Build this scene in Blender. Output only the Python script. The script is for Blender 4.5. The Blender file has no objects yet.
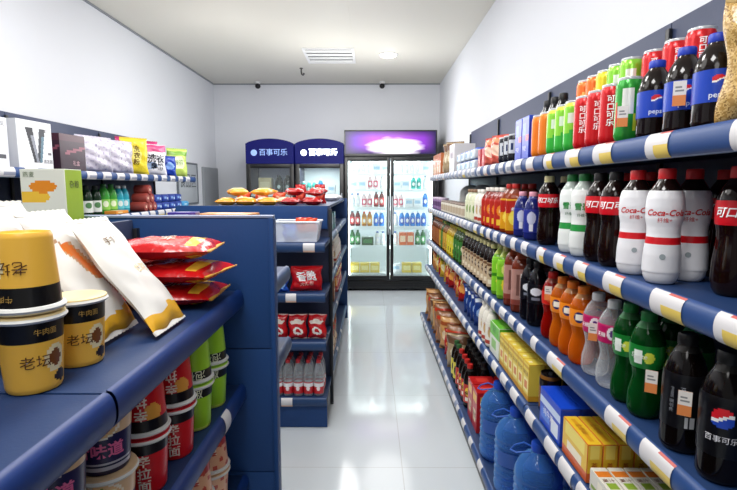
import bpy, bmesh, math, random
from mathutils import Vector, Matrix
rnd = random.Random(11)
S = bpy.context.scene
COL = S.collection
PI = math.pi

# ------------------------------------------------------------------ colours and materials
def C(h):
    h = h.lstrip('#')
    o = []
    for i in (0, 2, 4):
        v = int(h[i:i+2], 16) / 255
        o.append(v / 12.92 if v <= .04045 else ((v + .055) / 1.055) ** 2.4)
    return (o[0], o[1], o[2], 1.0)

def mat(name, color=None, rough=.4, metal=0., attr=False, coat=0., emit=0., spec=.5, bump=0., bscale=60., noise=0.):
    m = bpy.data.materials.new(name); m.use_nodes = True
    nt = m.node_tree; b = nt.nodes['Principled BSDF']
    b.inputs['Roughness'].default_value = rough; b.inputs['Metallic'].default_value = metal
    b.inputs['Coat Weight'].default_value = coat; b.inputs['Specular IOR Level'].default_value = spec
    src = None
    if attr:
        a = nt.nodes.new('ShaderNodeAttribute'); a.attribute_name = 'Col'; src = a.outputs['Color']
    elif color is not None:
        b.inputs['Base Color'].default_value = color
        if noise:
            n = nt.nodes.new('ShaderNodeTexNoise'); n.inputs['Scale'].default_value = 3.0; n.inputs['Detail'].default_value = 4
            tc = nt.nodes.new('ShaderNodeTexCoord'); nt.links.new(tc.outputs['Object'], n.inputs['Vector'])
            mx = nt.nodes.new('ShaderNodeMix'); mx.data_type = 'RGBA'
            mx.inputs[6].default_value = color
            mx.inputs[7].default_value = tuple(c * (1 - noise) for c in color[:3]) + (1,)
            nt.links.new(n.outputs['Fac'], mx.inputs[0]); src = mx.outputs[2]
    if src is not None: nt.links.new(src, b.inputs['Base Color'])
    if emit:
        b.inputs['Emission Strength'].default_value = emit
        if src is not None: nt.links.new(src, b.inputs['Emission Color'])
        else: b.inputs['Emission Color'].default_value = color
    if bump:
        n = nt.nodes.new('ShaderNodeTexNoise'); n.inputs['Scale'].default_value = bscale
        tc = nt.nodes.new('ShaderNodeTexCoord'); nt.links.new(tc.outputs['Object'], n.inputs['Vector'])
        bp = nt.nodes.new('ShaderNodeBump'); bp.inputs['Strength'].default_value = bump; bp.inputs['Distance'].default_value = .004
        nt.links.new(n.outputs['Fac'], bp.inputs['Height']); nt.links.new(bp.outputs['Normal'], b.inputs['Normal'])
    return m

def clear(name, tint, fac, rough=.06):
    """clear plastic or glass: mostly see-through, with a tint, a reflection and a little body"""
    m = bpy.data.materials.new(name); m.use_nodes = True
    nt = m.node_tree; nt.nodes.clear()
    out = nt.nodes.new('ShaderNodeOutputMaterial')
    tr = nt.nodes.new('ShaderNodeBsdfTransparent'); tr.inputs['Color'].default_value = tint
    pr = nt.nodes.new('ShaderNodeBsdfPrincipled'); pr.inputs['Base Color'].default_value = tint; pr.inputs['Roughness'].default_value = rough
    fr = nt.nodes.new('ShaderNodeLayerWeight'); fr.inputs['Blend'].default_value = .25
    mr = nt.nodes.new('ShaderNodeMapRange'); mr.inputs[3].default_value = fac; mr.inputs[4].default_value = min(1, fac + .5)
    mx = nt.nodes.new('ShaderNodeMixShader')
    nt.links.new(fr.outputs['Facing'], mr.inputs[0]); nt.links.new(mr.outputs[0], mx.inputs[0])
    nt.links.new(tr.outputs[0], mx.inputs[1]); nt.links.new(pr.outputs[0], mx.inputs[2]); nt.links.new(mx.outputs[0], out.inputs[0])
    return m

M = dict(
    print=mat('printed_gloss', attr=True, rough=.28),
    satin=mat('printed_satin', attr=True, rough=.45),
    liquid=mat('bottled_liquid', attr=True, rough=.10, spec=.35),
    foil=mat('crinkled_foil', attr=True, rough=.24, bump=.8, bscale=45.),
    can=mat('painted_aluminium', attr=True, rough=.22, metal=.25),
    steel=mat('brushed_steel', C('#c9ccd0'), rough=.3, metal=1.),
    shelf=mat('navy_steel', C('#1c355f'), rough=.5, spec=.3, bump=.05, bscale=200., noise=.12),
    panel=mat('navy_panel', C('#22477f'), rough=.5, spec=.3, bump=.05, bscale=160., noise=.12),
    backp=mat('slate_back_panel', C('#343f5e'), rough=.5, bump=.05, bscale=160., noise=.1),
    dark=mat('dark_steel', C('#15181f'), rough=.4),
    black=mat('black_plastic', C('#0b0b0d'), rough=.35),
    wall=mat('painted_wall', C('#e3e6ec'), rough=.75, bump=.08, bscale=90., noise=.03),
    ceil=mat('ceiling_board', C('#e2dfd4'), rough=.6, bump=.04, bscale=40., noise=.03),
    glass=clear('door_glass', (.93, .97, .97, 1), .05, .02),
    pet=clear('clear_plastic', (.90, .92, .94, 1), .12),
    petblue=clear('blue_water_plastic', C('#6aaeee'), .2, .04),
    tub=clear('frosted_tub', (.9, .93, .97, 1), .4, .3),
    wrap=clear('shrink_wrap', (.97, .97, .98, 1), .14, .1),
    lamp=mat('lamp_diffuser', (1, .98, .95, 1), emit=30.),
    tube=mat('fridge_lamp', (.95, 1, 1, 1), emit=9.),
    glyph=mat('lit_lettering', (.85, .93, 1, 1), emit=2.2),
    glyphdim=mat('dim_lettering', (.30, .45, .85, 1), emit=.45),
    blue=mat('royal_blue_sign', C('#070b4a'), rough=.55, spec=.2, emit=.9),
    fridgein=mat('white_fridge_liner', C('#e6eef0'), rough=.5),
    tagp=mat('price_paper', attr=True, rough=.5),
)

# floor: polished tiles with thin joints
def floor_mat():
    m = mat('polished_floor_tile', C('#dfe1e2'), rough=.10, spec=.55)
    nt = m.node_tree; b = nt.nodes['Principled BSDF']
    tc = nt.nodes.new('ShaderNodeTexCoord'); mp = nt.nodes.new('ShaderNodeMapping')
    mp.inputs['Location'].default_value = (-.146 + .8 * 4, .25, 0)
    br = nt.nodes.new('ShaderNodeTexBrick'); br.offset = 0; br.squash = 1
    br.inputs['Scale'].default_value = 1.0; br.inputs['Brick Width'].default_value = .8; br.inputs['Row Height'].default_value = .8
    br.inputs['Mortar Size'].default_value = .0022; br.inputs['Mortar Smooth'].default_value = .1
    br.inputs['Color1'].default_value = C('#ced5da'); br.inputs['Color2'].default_value = C('#ced5da'); br.inputs['Mortar'].default_value = C('#b9bdbf')
    nt.links.new(tc.outputs['Object'], mp.inputs[0]); nt.links.new(mp.outputs[0], br.inputs['Vector'])
    nt.links.new(br.outputs['Color'], b.inputs['Base Color'])
    n = nt.nodes.new('ShaderNodeTexNoise'); n.inputs['Scale'].default_value = 5
    mr = nt.nodes.new('ShaderNodeMapRange'); mr.inputs[3].default_value = .07; mr.inputs[4].default_value = .14
    nt.links.new(tc.outputs['Object'], n.inputs['Vector']); nt.links.new(n.outputs['Fac'], mr.inputs[0]); nt.links.new(mr.outputs[0], b.inputs['Roughness'])
    return m
M['floor'] = floor_mat()
def soda_mat():
    m = clear('translucent_soda', (1, 1, 1, 1), .34, .05)
    nt = m.node_tree; a = nt.nodes.new('ShaderNodeAttribute'); a.attribute_name = 'Col'
    for n in nt.nodes:
        if n.type == 'BSDF_PRINCIPLED': nt.links.new(a.outputs['Color'], n.inputs['Base Color'])
        if n.type == 'BSDF_TRANSPARENT': nt.links.new(a.outputs['Color'], n.inputs['Color'])
    return m
M['soda'] = soda_mat()

def purple_sign():
    m = mat('purple_backlit_sign', rough=.3, color=(1, 1, 1, 1))
    nt = m.node_tree; b = nt.nodes['Principled BSDF']
    tc = nt.nodes.new('ShaderNodeTexCoord')
    def rampnode(stops):
        r = nt.nodes.new('ShaderNodeValToRGB')
        while len(r.color_ramp.elements) < len(stops): r.color_ramp.elements.new(.5)
        for e, (p, c) in zip(r.color_ramp.elements, stops): e.position = p; e.color = c
        return r
    sx = nt.nodes.new('ShaderNodeSeparateXYZ'); nt.links.new(tc.outputs['Generated'], sx.inputs[0])
    base = rampnode([(0, C('#1c0f4a')), (.13, C('#6a24b8')), (.3, C('#a845e0')), (.62, C('#a04cc4')), (.87, C('#7a2cb0')), (1, C('#1b0f40'))])
    nt.links.new(sx.outputs['X'], base.inputs[0])
    mp = nt.nodes.new('ShaderNodeMapping'); mp.inputs['Location'].default_value = (-.98, 0, -.40); mp.inputs['Scale'].default_value = (1.75, 0.001, 1.3)
    nt.links.new(tc.outputs['Generated'], mp.inputs[0])
    ns = nt.nodes.new('ShaderNodeTexNoise'); ns.inputs['Scale'].default_value = 4
    nt.links.new(tc.outputs['Generated'], ns.inputs['Vector'])
    ln = nt.nodes.new('ShaderNodeVectorMath'); ln.operation = 'LENGTH'; nt.links.new(mp.outputs[0], ln.inputs[0])
    ad = nt.nodes.new('ShaderNodeMath'); ad.operation = 'MULTIPLY_ADD'; ad.inputs[1].default_value = .35
    nt.links.new(ns.outputs['Fac'], ad.inputs[0]); nt.links.new(ln.outputs['Value'], ad.inputs[2])
    cl = rampnode([(.55, (1, 1, 1, 1)), (.78, (0, 0, 0, 1))]); nt.links.new(ad.outputs[0], cl.inputs[0])
    zr = rampnode([(.0, (0, 0, 0, 1)), (.2, (.5, .5, .5, 1)), (.4, (1, 1, 1, 1)), (.72, (1, 1, 1, 1)), (.97, (.25, .25, .25, 1))]); nt.links.new(sx.outputs['Z'], zr.inputs[0])
    mb = nt.nodes.new('ShaderNodeMix'); mb.data_type = 'RGBA'; mb.inputs[6].default_value = C('#1a1040')
    nt.links.new(zr.outputs[0], mb.inputs[0]); nt.links.new(base.outputs[0], mb.inputs[7])
    mx = nt.nodes.new('ShaderNodeMix'); mx.data_type = 'RGBA'; mx.inputs[7].default_value = (1, .93, 1, 1)
    nt.links.new(cl.outputs[0], mx.inputs[0]); nt.links.new(mb.outputs[2], mx.inputs[6])
    nt.links.new(mx.outputs[2], b.inputs['Base Color']); nt.links.new(mx.outputs[2], b.inputs['Emission Color'])
    b.inputs['Emission Strength'].default_value = 1.5
    dk = nt.nodes.new('ShaderNodeMix'); dk.data_type = 'RGBA'; dk.inputs[0].default_value = .75; dk.inputs[7].default_value = (0, 0, 0, 1); nt.links.new(mx.outputs[2], dk.inputs[6]); nt.links.new(dk.outputs[2], b.inputs['Base Color'])
    return m
M['purple'] = purple_sign()

# ------------------------------------------------------------------ mesh building
class MB:
    def __init__(s): s.v = []; s.f = []; s.c = []
    def add(s, vs, fs, cs):
        o = len(s.v); s.v += [tuple(v) for v in vs]
        s.f += [tuple(i + o for i in f) for f in fs]
        s.c += cs if isinstance(cs, list) else [cs] * len(fs)
        return s
    def box(s, x0, x1, y0, y1, z0, z1, c=(.5, .5, .5, 1), b=0.):
        bm = bmesh.new(); bmesh.ops.create_cube(bm, size=1)
        for v in bm.verts: v.co = Vector(((x0+x1)/2 + v.co.x*(x1-x0), (y0+y1)/2 + v.co.y*(y1-y0), (z0+z1)/2 + v.co.z*(z1-z0)))
        if b: bmesh.ops.bevel(bm, geom=bm.edges[:], offset=b, segments=2, profile=.6, affect='EDGES')
        bm.verts.index_update()
        s.add([v.co[:] for v in bm.verts], [[v.index for v in f.verts] for f in bm.faces], c); bm.free(); return s
    def lathe(s, prof, c, seg=20, sq=0., fn=None, cx=0, cy=0, cap0=True, cap1=True, t0=-PI, t1=PI):
        full = t1 - t0 > 2*PI - 1e-6
        n = seg if full else seg + 1
        vs = []
        for r, z in prof:
            for k in range(n):
                t = t0 + (t1 - t0) * k / seg
                q = 1.
                if sq: q = (abs(math.cos(t))**sq + abs(math.sin(t))**sq) ** (-1/sq)
                vs.append((cx + r*q*math.sin(t), cy - r*q*math.cos(t), z))
        fs, cs = [], []
        for i in range(len(prof)-1):
            for k in range(seg):
                k2 = (k+1) % n
                fs.append((i*n+k, i*n+k2, (i+1)*n+k2, (i+1)*n+k))
                cs.append(fn(t0 + (t1-t0)*(k+.5)/seg, (prof[i][1]+prof[i+1][1])/2) if fn else c)
        if full and cap0: fs.append(tuple(reversed(range(n)))); cs.append(cs[0])
        if full and cap1: fs.append(tuple(range((len(prof)-1)*n, len(prof)*n))); cs.append(cs[-1])
        return s.add(vs, fs, cs)
    def tube(s, pts, r, c, seg=8):
        pts = [Vector(p) for p in pts]; n = len(pts); vs = []
        for i, p in enumerate(pts):
            d = (pts[min(i+1, n-1)] - pts[max(i-1, 0)]).normalized()
            a = d.orthogonal().normalized() if i == 0 else (a - d*a.dot(d)).normalized()
            b = d.cross(a)
            for k in range(seg):
                t = 2*PI*k/seg; vs.append(tuple(p + a*r*math.cos(t) + b*r*math.sin(t)))
        fs = [(i*seg+k, i*seg+(k+1) % seg, (i+1)*seg+(k+1) % seg, (i+1)*seg+k) for i in range(n-1) for k in range(seg)]
        fs += [tuple(reversed(range(seg))), tuple(range((n-1)*seg, n*seg))]
        return s.add(vs, fs, c)
    def grid(s, fn_pos, fn_col, nu, nv):
        vs = [fn_pos(u/nu, v/nv) for v in range(nv+1) for u in range(nu+1)]
        fs, cs = [], []
        for v in range(nv):
            for u in range(nu):
                a = v*(nu+1)+u; fs.append((a, a+1, a+nu+2, a+nu+1)); cs.append(fn_col((u+.5)/nu, (v+.5)/nv))
        return s.add(vs, fs, cs)
    def extrude(s, poly, y0, y1, c):
        """outline in XZ, given depth in Y"""
        n = len(poly)
        vs = [(x, y0, z) for x, z in poly] + [(x, y1, z) for x, z in poly]
        fs = [tuple(range(n)), tuple(reversed(range(n, 2*n)))] + [(i, i+n, (i+1) % n + n, (i+1) % n) for i in range(n)]
        return s.add(vs, fs, c)
    def mesh(s, name, smooth=True, ang=.65):
        me = bpy.data.meshes.new(name); me.from_pydata(s.v, [], s.f); me.update()
        bm = bmesh.new(); bm.from_mesh(me); bm.normal_update()
        bm.to_mesh(me); bm.free()
        a = me.attributes.new('Col', 'FLOAT_COLOR', 'CORNER')
        d = []
        for p in me.polygons: d += list(s.c[p.index]) * p.loop_total
        a.data.foreach_set('color', d)
        if smooth:
            me.polygons.foreach_set('use_smooth', [True]*len(me.polygons)); me.set_sharp_from_angle(angle=ang)
        return me

class Part:
    def __init__(s, name, mb, m, sub=(), label=None, ang=.65):
        s.name = name; s.mesh = mb if isinstance(mb, bpy.types.Mesh) else mb.mesh(name, ang=ang)
        if not s.mesh.materials: s.mesh.materials.append(m if not isinstance(m, str) else M[m])
        s.sub = list(sub); s.label = label

def link(name, data, parent=None):
    o = bpy.data.objects.new(name, data); COL.objects.link(o)
    if parent: o.parent = parent
    return o
def put(part, parent):
    o = link(part.name, part.mesh, parent)
    if part.label: o['label'] = part.label
    for q in part.sub: put(q, o)
    return o
PROTO = {}
def spawn(kind, loc, rz, label, group=None, tilt=None):
    name, cat, parts = PROTO[kind]
    if len(parts) == 1 and not parts[0].sub:
        o = link(name, parts[0].mesh)
    else:
        o = link(name, None); o.empty_display_size = .03
        for p in parts: put(p, o)
    o.location = (loc[0], loc[1], loc[2]+.0012); o.rotation_euler = (tilt or (0, 0, 0))[:2] + ((rz),) if tilt else (0, 0, rz)
    o['label'] = label; o['category'] = cat
    if group: o['group'] = group
    return o
ORD = ['nearest', 'second', 'third', 'fourth', 'fifth', 'sixth', 'seventh', 'eighth', 'ninth', 'tenth', 'eleventh', 'twelfth', 'thirteenth', 'fourteenth', 'fifteenth', 'sixteenth']
def run(kind, pts, rz, desc, where, group=None, order='from the near end', first='nearest'):
    """a row of like things, counted from the camera (or the left)"""
    n = len(pts)
    for i, p in enumerate(pts):
        if n == 1: lab = f'{desc} {where}'
        elif n == 2: lab = f'{desc} {where}, {("nearer", "farther")[i] if first == "nearest" else ("left", "right")[i]} of two'
        else:
            o = first if i == 0 else ORD[i]
            lab = f'{desc} {where}, {o} {order}' if i else f'{desc} {where}, {first} of {n}'
        a = rz + rnd.uniform(-.12, .12) if len(p) < 4 else p[3]
        spawn(kind, p[:3], a, lab, group or (f'{desc} {where}' if n > 1 else None))
def struct(name, mb, m, parent=None):
    o = link(name, mb.mesh(name), parent); o.data.materials.append(M[m])
    if not parent: o['kind'] = 'structure'
    return o

def stacked(s, vert):
    """Chinese set vertically stands upright, one character under another"""
    return ('\n'.join(s), False) if vert and all(ord(ch) > 0x2e80 for ch in s) else (s, vert)
_txt = {}
def text_raw(s, size, shear=0., bold=0.):
    k = (s, size, shear, bold)
    if k in _txt: return _txt[k]
    cu = bpy.data.curves.new('lettering', 'FONT'); cu.body = s; cu.size = size; cu.align_x = 'CENTER'; cu.align_y = 'CENTER'
    cu.shear = shear; cu.offset = bold; cu.resolution_u = 2
    o = bpy.data.objects.new('lettering', cu); COL.objects.link(o)
    dg = bpy.context.evaluated_depsgraph_get(); ev = o.evaluated_get(dg); me = ev.to_mesh()
    r = ([tuple(v.co[:2]) for v in me.vertices], [tuple(p.vertices) for p in me.polygons])
    ev.to_mesh_clear(); bpy.data.objects.remove(o); bpy.data.curves.remove(cu)
    _txt[k] = r; return r
def text_cyl(s, size, col, R, z0, phi=0., shear=0., bold=0., vert=False):
    s, vert = stacked(s, vert)
    mb = MB(); vs, fs = text_raw(s, size, shear, bold)
    if vert: vs = [(-y, x) for x, y in vs]
    o = []
    for x, y in vs:
        r = (R(z0+y) if callable(R) else R) + .0010
        t = phi + x/r; o.append((r*math.sin(t), -r*math.cos(t), z0+y))
    return mb.add(o, fs, col)
def text_flat(s, size, col, cx, y, cz, shear=0., bold=0.):
    vs, fs = text_raw(s, size, shear, bold)
    return MB().add([(cx+x, y, cz+yy) for x, yy in vs], fs, col)
def ramp(prof):
    def R(z):
        for (r0, z0), (r1, z1) in zip(prof, prof[1:]):
            if z0 <= z <= z1 and z1 > z0: return r0 + (r1-r0)*(z-z0)/(z1-z0)
        return prof[-1][0] if z > prof[-1][1] else prof[0][0]
    return R

# ------------------------------------------------------------------ bottles
SHAPES = {
 'contour': [(0, 0), (.72, 0), (.80, .012), (.93, .05), (1, .11), (.985, .25), (.90, .37), (.86, .44), (.88, .50), (.97, .57), (1, .66), (.97, .74), (.86, .81), (.66, .86), (.50, .895), (.42, .925), (.42, .955)],
 'straight': [(0, 0), (.78, 0), (.90, .012), (.985, .04), (1, .07), (1, .35), (1, .62), (.975, .66), (.9, .72), (.77, .79), (.58, .85), (.45, .895), (.42, .925), (.42, .955)],
 'square': [(0, 0), (.86, 0), (.96, .015), (1, .04), (1, .3), (.98, .36), (1, .42), (1, .68), (.93, .74), (.74, .81), (.5, .87), (.38, .9), (.36, .955)],
 'wasp': [(0, 0), (.74, 0), (.84, .012), (.97, .05), (1, .12), (.97, .22), (.82, .32), (.76, .38), (.82, .44), (.96, .53), (1, .6), (1, .72), (.9, .78), (.7, .85), (.48, .9), (.42, .93), (.42, .955)],
}
def bottle(kind, name, cat, h, r, shape, liquid, lab=None, labfn=None, cap='#c01818', texts=(), fill=.84, air=None, body='liquid', capr=.47, seg=22, bodyfn=None, lablabel=None):
    prof = [(a*r, b*h) for a, b in SHAPES[shape]]
    sq = 5. if shape == 'square' else 0.
    R0 = ramp(prof)
    liq = C(liquid); ar = C(air) if air else tuple(c*.75+.03 for c in liq[:3])+(1,)
    fn = bodyfn or (lambda t, z: liq if z < fill*h else ar)
    parts = [Part('bottle_body', MB().lathe(prof, liq, seg, sq, fn), body, ang=1.2)]
    if lab:
        z0, z1 = lab[0]*h, lab[1]*h
        zs = sorted(set([z0, z1] + [z for _, z in prof if z0 < z < z1] + [z0+(z1-z0)*k/(34 if callable(labfn) else 6) for k in range((34 if callable(labfn) else 6)+1)]))
        lp = [(R0(z)+.0006, z) for z in zs]
        RL = ramp(lp)
        sub = []
        for tx in texts:
            s_, size, col, zz = tx[:4]; kw = tx[4] if len(tx) > 4 else {}
            sub.append(Part('lettering', text_cyl(s_, size, C(col), RL, zz*h, **kw), 'print', ang=3))
        f2 = (lambda t, z: labfn(t, (z-z0)/(z1-z0))) if callable(labfn) else None
        parts.append(Part('label_sleeve', MB().lathe(lp, C(labfn) if isinstance(labfn, str) else (1, 1, 1, 1), (88 if callable(labfn) else 30), sq, f2, cap0=False, cap1=False), 'print', sub, ang=1.2, label=lablabel))
    cr = capr*r
    cp = [(cr*.96, .905*h), (cr, .915*h), (cr, .985*h), (cr*.9, h), (0, h)]
    mb = MB().lathe(cp, C(cap), 18)
    parts.append(Part('bottle_cap', mb, 'satin', ang=.8))
    PROTO[kind] = (name, cat, parts)

W, BK = C('#f2f2f2'), C('#0a0a0c')
RED, CRED = C('#d3131f'), C('#c8101c')
def band(*stops):
    """label colours by height: (upper limit, colour)"""
    st = [(a, C(b)) for a, b in stops]
    def f(t, v):
        for a, c in st:
            if v <= a: return c
        return st[-1][1]
    return f
def globe(base, zc, rr, k):
    """round tricolour mark on a label; k is label height over radius"""
    b = C(base)
    def f(t, v):
        x, y = t, (v-zc)*k
        if x*x+y*y < rr*rr:
            w = .25*rr*math.sin(x/rr*2.2)
            if y > w+.16*rr: return C('#d8202c')
            if y < w-.16*rr: return C('#2348b8')
            return W
        return b
    return f
def label(base, blobs):
    """base colour with patches (t centre, v centre, t half-width, v half-height, colour, round)"""
    b = C(base); bl = [(a, c, d, e, C(f), g) for a, c, d, e, f, g in blobs]
    def fn(t, v):
        out = b
        for tc, vc, tw, vh, col, rd in bl:
            x, y = (t-tc)/tw, (v-vc)/vh
            if (x*x+y*y < 1) if rd else (abs(x) < 1 and abs(y) < 1): out = col
        return out
    return fn

for k, capc in (('cola', '#cf1a20'), ('cola_dark', '#141214'), ('cola_yellow', '#e6d9a0')):
    bottle(k, 'cola_bottle', 'bottle', .222, .033, 'contour', '#160806', (.55, .74), '#cf1020', capc,
           [('可口可乐', .019, '#ffffff', .645, dict(shear=.25, bold=.0004))], air='#1c1210')
def sleeve(t, z): return C('#1a0d0b') if z > .80*.222 else C('#e9e9ec')
bottle('white_cola', 'cola_bottle', 'bottle', .222, .033, 'contour', '#e9e9ec', (.10, .80), band((.36, '#e6e6ea'), (.43, '#cf1420'), (1, '#ebebef')), '#cf1a20',
       [('Coca-Cola', .0165, '#cc1420', .62, dict(shear=.3, bold=.0003)), ('纤维+', .010, '#cc1420', .555, {}), ('●', .014, '#9aa4a8', .24, {})], bodyfn=sleeve)
bottle('white_lemon', 'lemon_soda_bottle', 'bottle', .222, .033, 'contour', '#e9e9ec', (.10, .80), band((.30, '#e4e8e6'), (.40, '#1c8f3c'), (1, '#e8ecea')), '#1b7a38',
       [('雪碧', .021, '#1c8f3c', .60, dict(bold=.0004)), ('纤维+', .010, '#2a6a40', .50, {})], bodyfn=lambda t, z: C('#a9b4ae') if z > .178 else C('#e6eae8'))
bottle('mini_cola', 'cola_bottle', 'bottle', .156, .033, 'straight', '#120807', (.26, .60), globe('#1440b4', .66, .30, 1.75), '#1236b4',
       [('pepsi', .013, '#dfe8ff', .33, dict(bold=.0002))], air='#241815')
bottle('black_cola_globe', 'cola_bottle', 'bottle', .215, .0355, 'straight', '#0d0807', (.22, .68), globe('#0c0c10', .66, .46, 2.75), '#141416',
       [('百事可乐', .012, '#e8e8ee', .36, {})], air='#2c2a28')
bottle('black_cola_text', 'cola_bottle', 'bottle', .215, .0355, 'straight', '#0d0807', (.22, .68), label('#0e0e12', [(.35, .13, .22, .11, '#d8dadc', 0), (.35, .13, .03, .11, '#333336', 0), (.22, .13, .02, .11, '#333336', 0)]), '#141416',
       [('无糖 pepsi', .012, '#a8acb4', .46, dict(vert=True)), ('净含量 500ml', .008, '#8a8e96', .46, dict(vert=True, phi=-.45))], air='#2c2a28')
bottle('green_soda', 'lemon_soda_bottle', 'bottle', .222, .033, 'wasp', '#0f5a22', (.48, .70), label('#157a2e', [(.1, .5, .3, .25, '#d9e24a', 1), (-.5, .5, .25, .3, '#e8efe8', 0)]), '#17803a', [('Sprite', .014, '#f2f6f2', .60, dict(shear=.2, phi=-.5))], air='#5fa870', body='soda')
bottle('pink_soda', 'clear_soda_bottle', 'bottle', .21, .034, 'wasp', '#d8dcdc', (.53, .74), label('#b8185e', [(0, .55, .36, .36, '#f0e6ee', 1), (0, .55, .18, .2, '#5a2a78', 1)]), '#f2f2f2', [('无糖', .012, '#ffffff', .62, dict(phi=-.75))], body='pet', capr=.45)
bottle('orange_soda', 'orange_soda_bottle', 'bottle', .21, .034, 'wasp', '#ee7a14', (.50, .72), label('#f08a1c', [(-.3, .55, .4, .32, '#1f2a66', 1), (-.3, .55, .28, .18, '#f4f0e0', 0), (.6, .4, .3, .28, '#d84a10', 1)]), '#ef7d1a', [('Fanta', .013, '#ffffff', .615, dict(shear=.2, phi=.35, bold=.0003))], air='#f0b878', body='soda')
bottle('red_soda', 'red_soda_bottle', 'bottle', .21, .032, 'wasp', '#b81408', (.52, .72), label('#d8281c', [(0, .5, .5, .3, '#e86a3a', 1)]), '#c41a12', air='#c86a58', body='soda')
bottle('dark_soda', 'dark_soda_bottle', 'bottle', .222, .033, 'straight', '#0c0a10', (.36, .66), label('#101018', [(0, .62, .6, .2, '#dfe2ea', 1), (0, .25, .4, .08, '#7a7e8c', 0)]), '#101012', air='#1e1c20')
bottle('big_tea', 'tea_bottle', 'bottle', .254, .043, 'square', '#6e2a18', (.12, .66), label('#b98a80', [(0, .55, .18, .34, '#efe3dc', 0), (-.4, .55, .1, .3, '#7a5048', 0), (.4, .5, .1, .3, '#8a3a3a', 0), (0, .08, 3, .08, '#8c4238', 0)]), '#e8e4dc', [('茉莉蜜茶', .018, '#5a1c1c', .42, dict(vert=True))], air='#a8543a', capr=.4)
bottle('lime_tea', 'tea_bottle', 'bottle', .225, .036, 'square', '#6aa024', (.08, .76), label('#86cc2e', [(0, .72, .45, .16, '#e2f27a', 1), (0, .3, .4, .2, '#f2e23a', 1), (0, .48, 3, .04, '#3c8a1c', 0)]), '#ecdf9a', [('绿茶', .02, '#1c6420', .50, dict(bold=.0004))], air='#a8b850', capr=.42)
bottle('tan_coffee', 'coffee_bottle', 'bottle', .215, .032, 'straight', '#1a100c', (.08, .60), label('#bfa98a', [(0, .6, .45, .2, '#4a3020', 1), (0, .2, .6, .08, '#e8dcc4', 0), (0, .92, 3, .06, '#6a4a30', 0)]), '#e6dc9c', [('咖啡', .015, '#f0e6d0', .39, {})], air='#120c0a', capr=.5)
for k, liq, lb, cp in (('amber_tea', '#7a4a10', '#c89a3a', '#3f7a2a'), ('yellow_tea', '#a88a14', '#d8c838', '#c8b030'), ('forest_tea', '#2c4a18', '#3c7a34', '#b8c040'), ('brown_tea', '#5a2c14', '#9a5a34', '#c8702a')):
    bottle(k, 'tea_bottle', 'bottle', .215, .035, 'square', liq, (.10, .66), label(lb, [(0, .62, .5, .2, '#efe8c8', 1), (0, .2, .55, .12, '#3a2a14', 0)]), cp, [('茶', .026, '#2a2010', .44, {})], capr=.42)
bottle('violet_drink', 'blue_drink_bottle', 'bottle', .17, .031, 'straight', '#1c2468', (.16, .64), label('#26308c', [(0, .62, .5, .28, '#c8cce8', 1), (0, .2, .2, .14, '#e8e8f4', 0)]), '#e8a0b4', air='#4a4e88')
bottle('orange_cap_tea', 'tea_bottle', 'bottle', .215, .033, 'straight', '#6a1e10', (.2, .62), '#b8402a', '#e0701c')
bottle('iced_tea', 'iced_tea_bottle', 'bottle', .20, .033, 'square', '#8a3410', (.08, .70), label('#d89a1c', [(0, .75, 3, .2, '#b01c14', 0), (0, .4, .5, .22, '#f2dc58', 1)]), '#c02018', [('冰红茶', .013, '#ffffff', .50, dict(bold=.0003))])
bottle('red_tea', 'herbal_tea_bottle', 'bottle', .185, .033, 'square', '#8c1c10', (.06, .72), label('#b8261a', [(0, .6, .5, .2, '#e88a2a', 1), (0, .2, .5, .1, '#f0c83c', 0)]), '#ece4da', [('凉茶', .017, '#f6e6a0', .44, dict(bold=.0003))], capr=.5)
bottle('white_milk', 'milk_drink_bottle', 'bottle', .175, .031, 'straight', '#e2ded2', (.08, .64), label('#ebe6da', [(0, .55, .5, .24, '#c8a878', 1), (0, .12, 3, .08, '#b04030', 0)]), '#f0ece2', [('牛奶', .015, '#a83020', .5, {})], capr=.52)
bottle('pale_green_milk', 'milk_drink_bottle', 'bottle', .175, .032, 'straight', '#d2d6b8', (.08, .64), label('#dcdfc0', [(0, .55, .5, .24, '#7a9a4a', 1)]), '#8a6a50', [('豆奶', .015, '#4a6a2a', .3, {})], capr=.55)
bottle('soy', 'sauce_bottle', 'bottle', .235, .033, 'straight', '#120a08', (.14, .56), label('#c03020', [(0, .6, .55, .24, '#f2d03c', 1), (0, .2, .5, .1, '#f4eee0', 0)]), '#b81c14', [('酱油', .02, '#2a0c08', .36, dict(bold=.0003))])
bottle('soy_dark', 'sauce_bottle', 'bottle', .245, .034, 'straight', '#0e0807', (.14, .5), label('#1c1412', [(0, .5, .6, .3, '#8a2018', 1)]), '#141010', [('陈醋', .02, '#e8d8a8', .32, {})])
bottle('soy_yellow', 'sauce_bottle', 'bottle', .235, .033, 'straight', '#1a1008', (.14, .56), label('#d8cc3c', [(0, .5, .6, .3, '#1c2a1c', 1)]), '#2a5a2a')
bottle('shampoo', 'shampoo_bottle', 'bottle', .19, .034, 'straight', '#16301e', (.12, .5), label('#e8ece4', [(0, .6, .6, .25, '#5a8a5a', 1)]), '#0e1c14')
bottle('green_shampoo', 'shampoo_bottle', 'bottle', .20, .036, 'straight', '#3f9a3a', (.16, .5), label('#8ccc5a', [(0, .55, .5, .3, '#e8f4d8', 1)]), '#2a7a34')
bottle('teal_shampoo', 'shampoo_bottle', 'bottle', .19, .033, 'straight', '#2aa0b4', (.16, .5), label('#6accd8', [(0, .55, .5, .3, '#f0f8f8', 1)]), '#e8f0f2')

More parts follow.
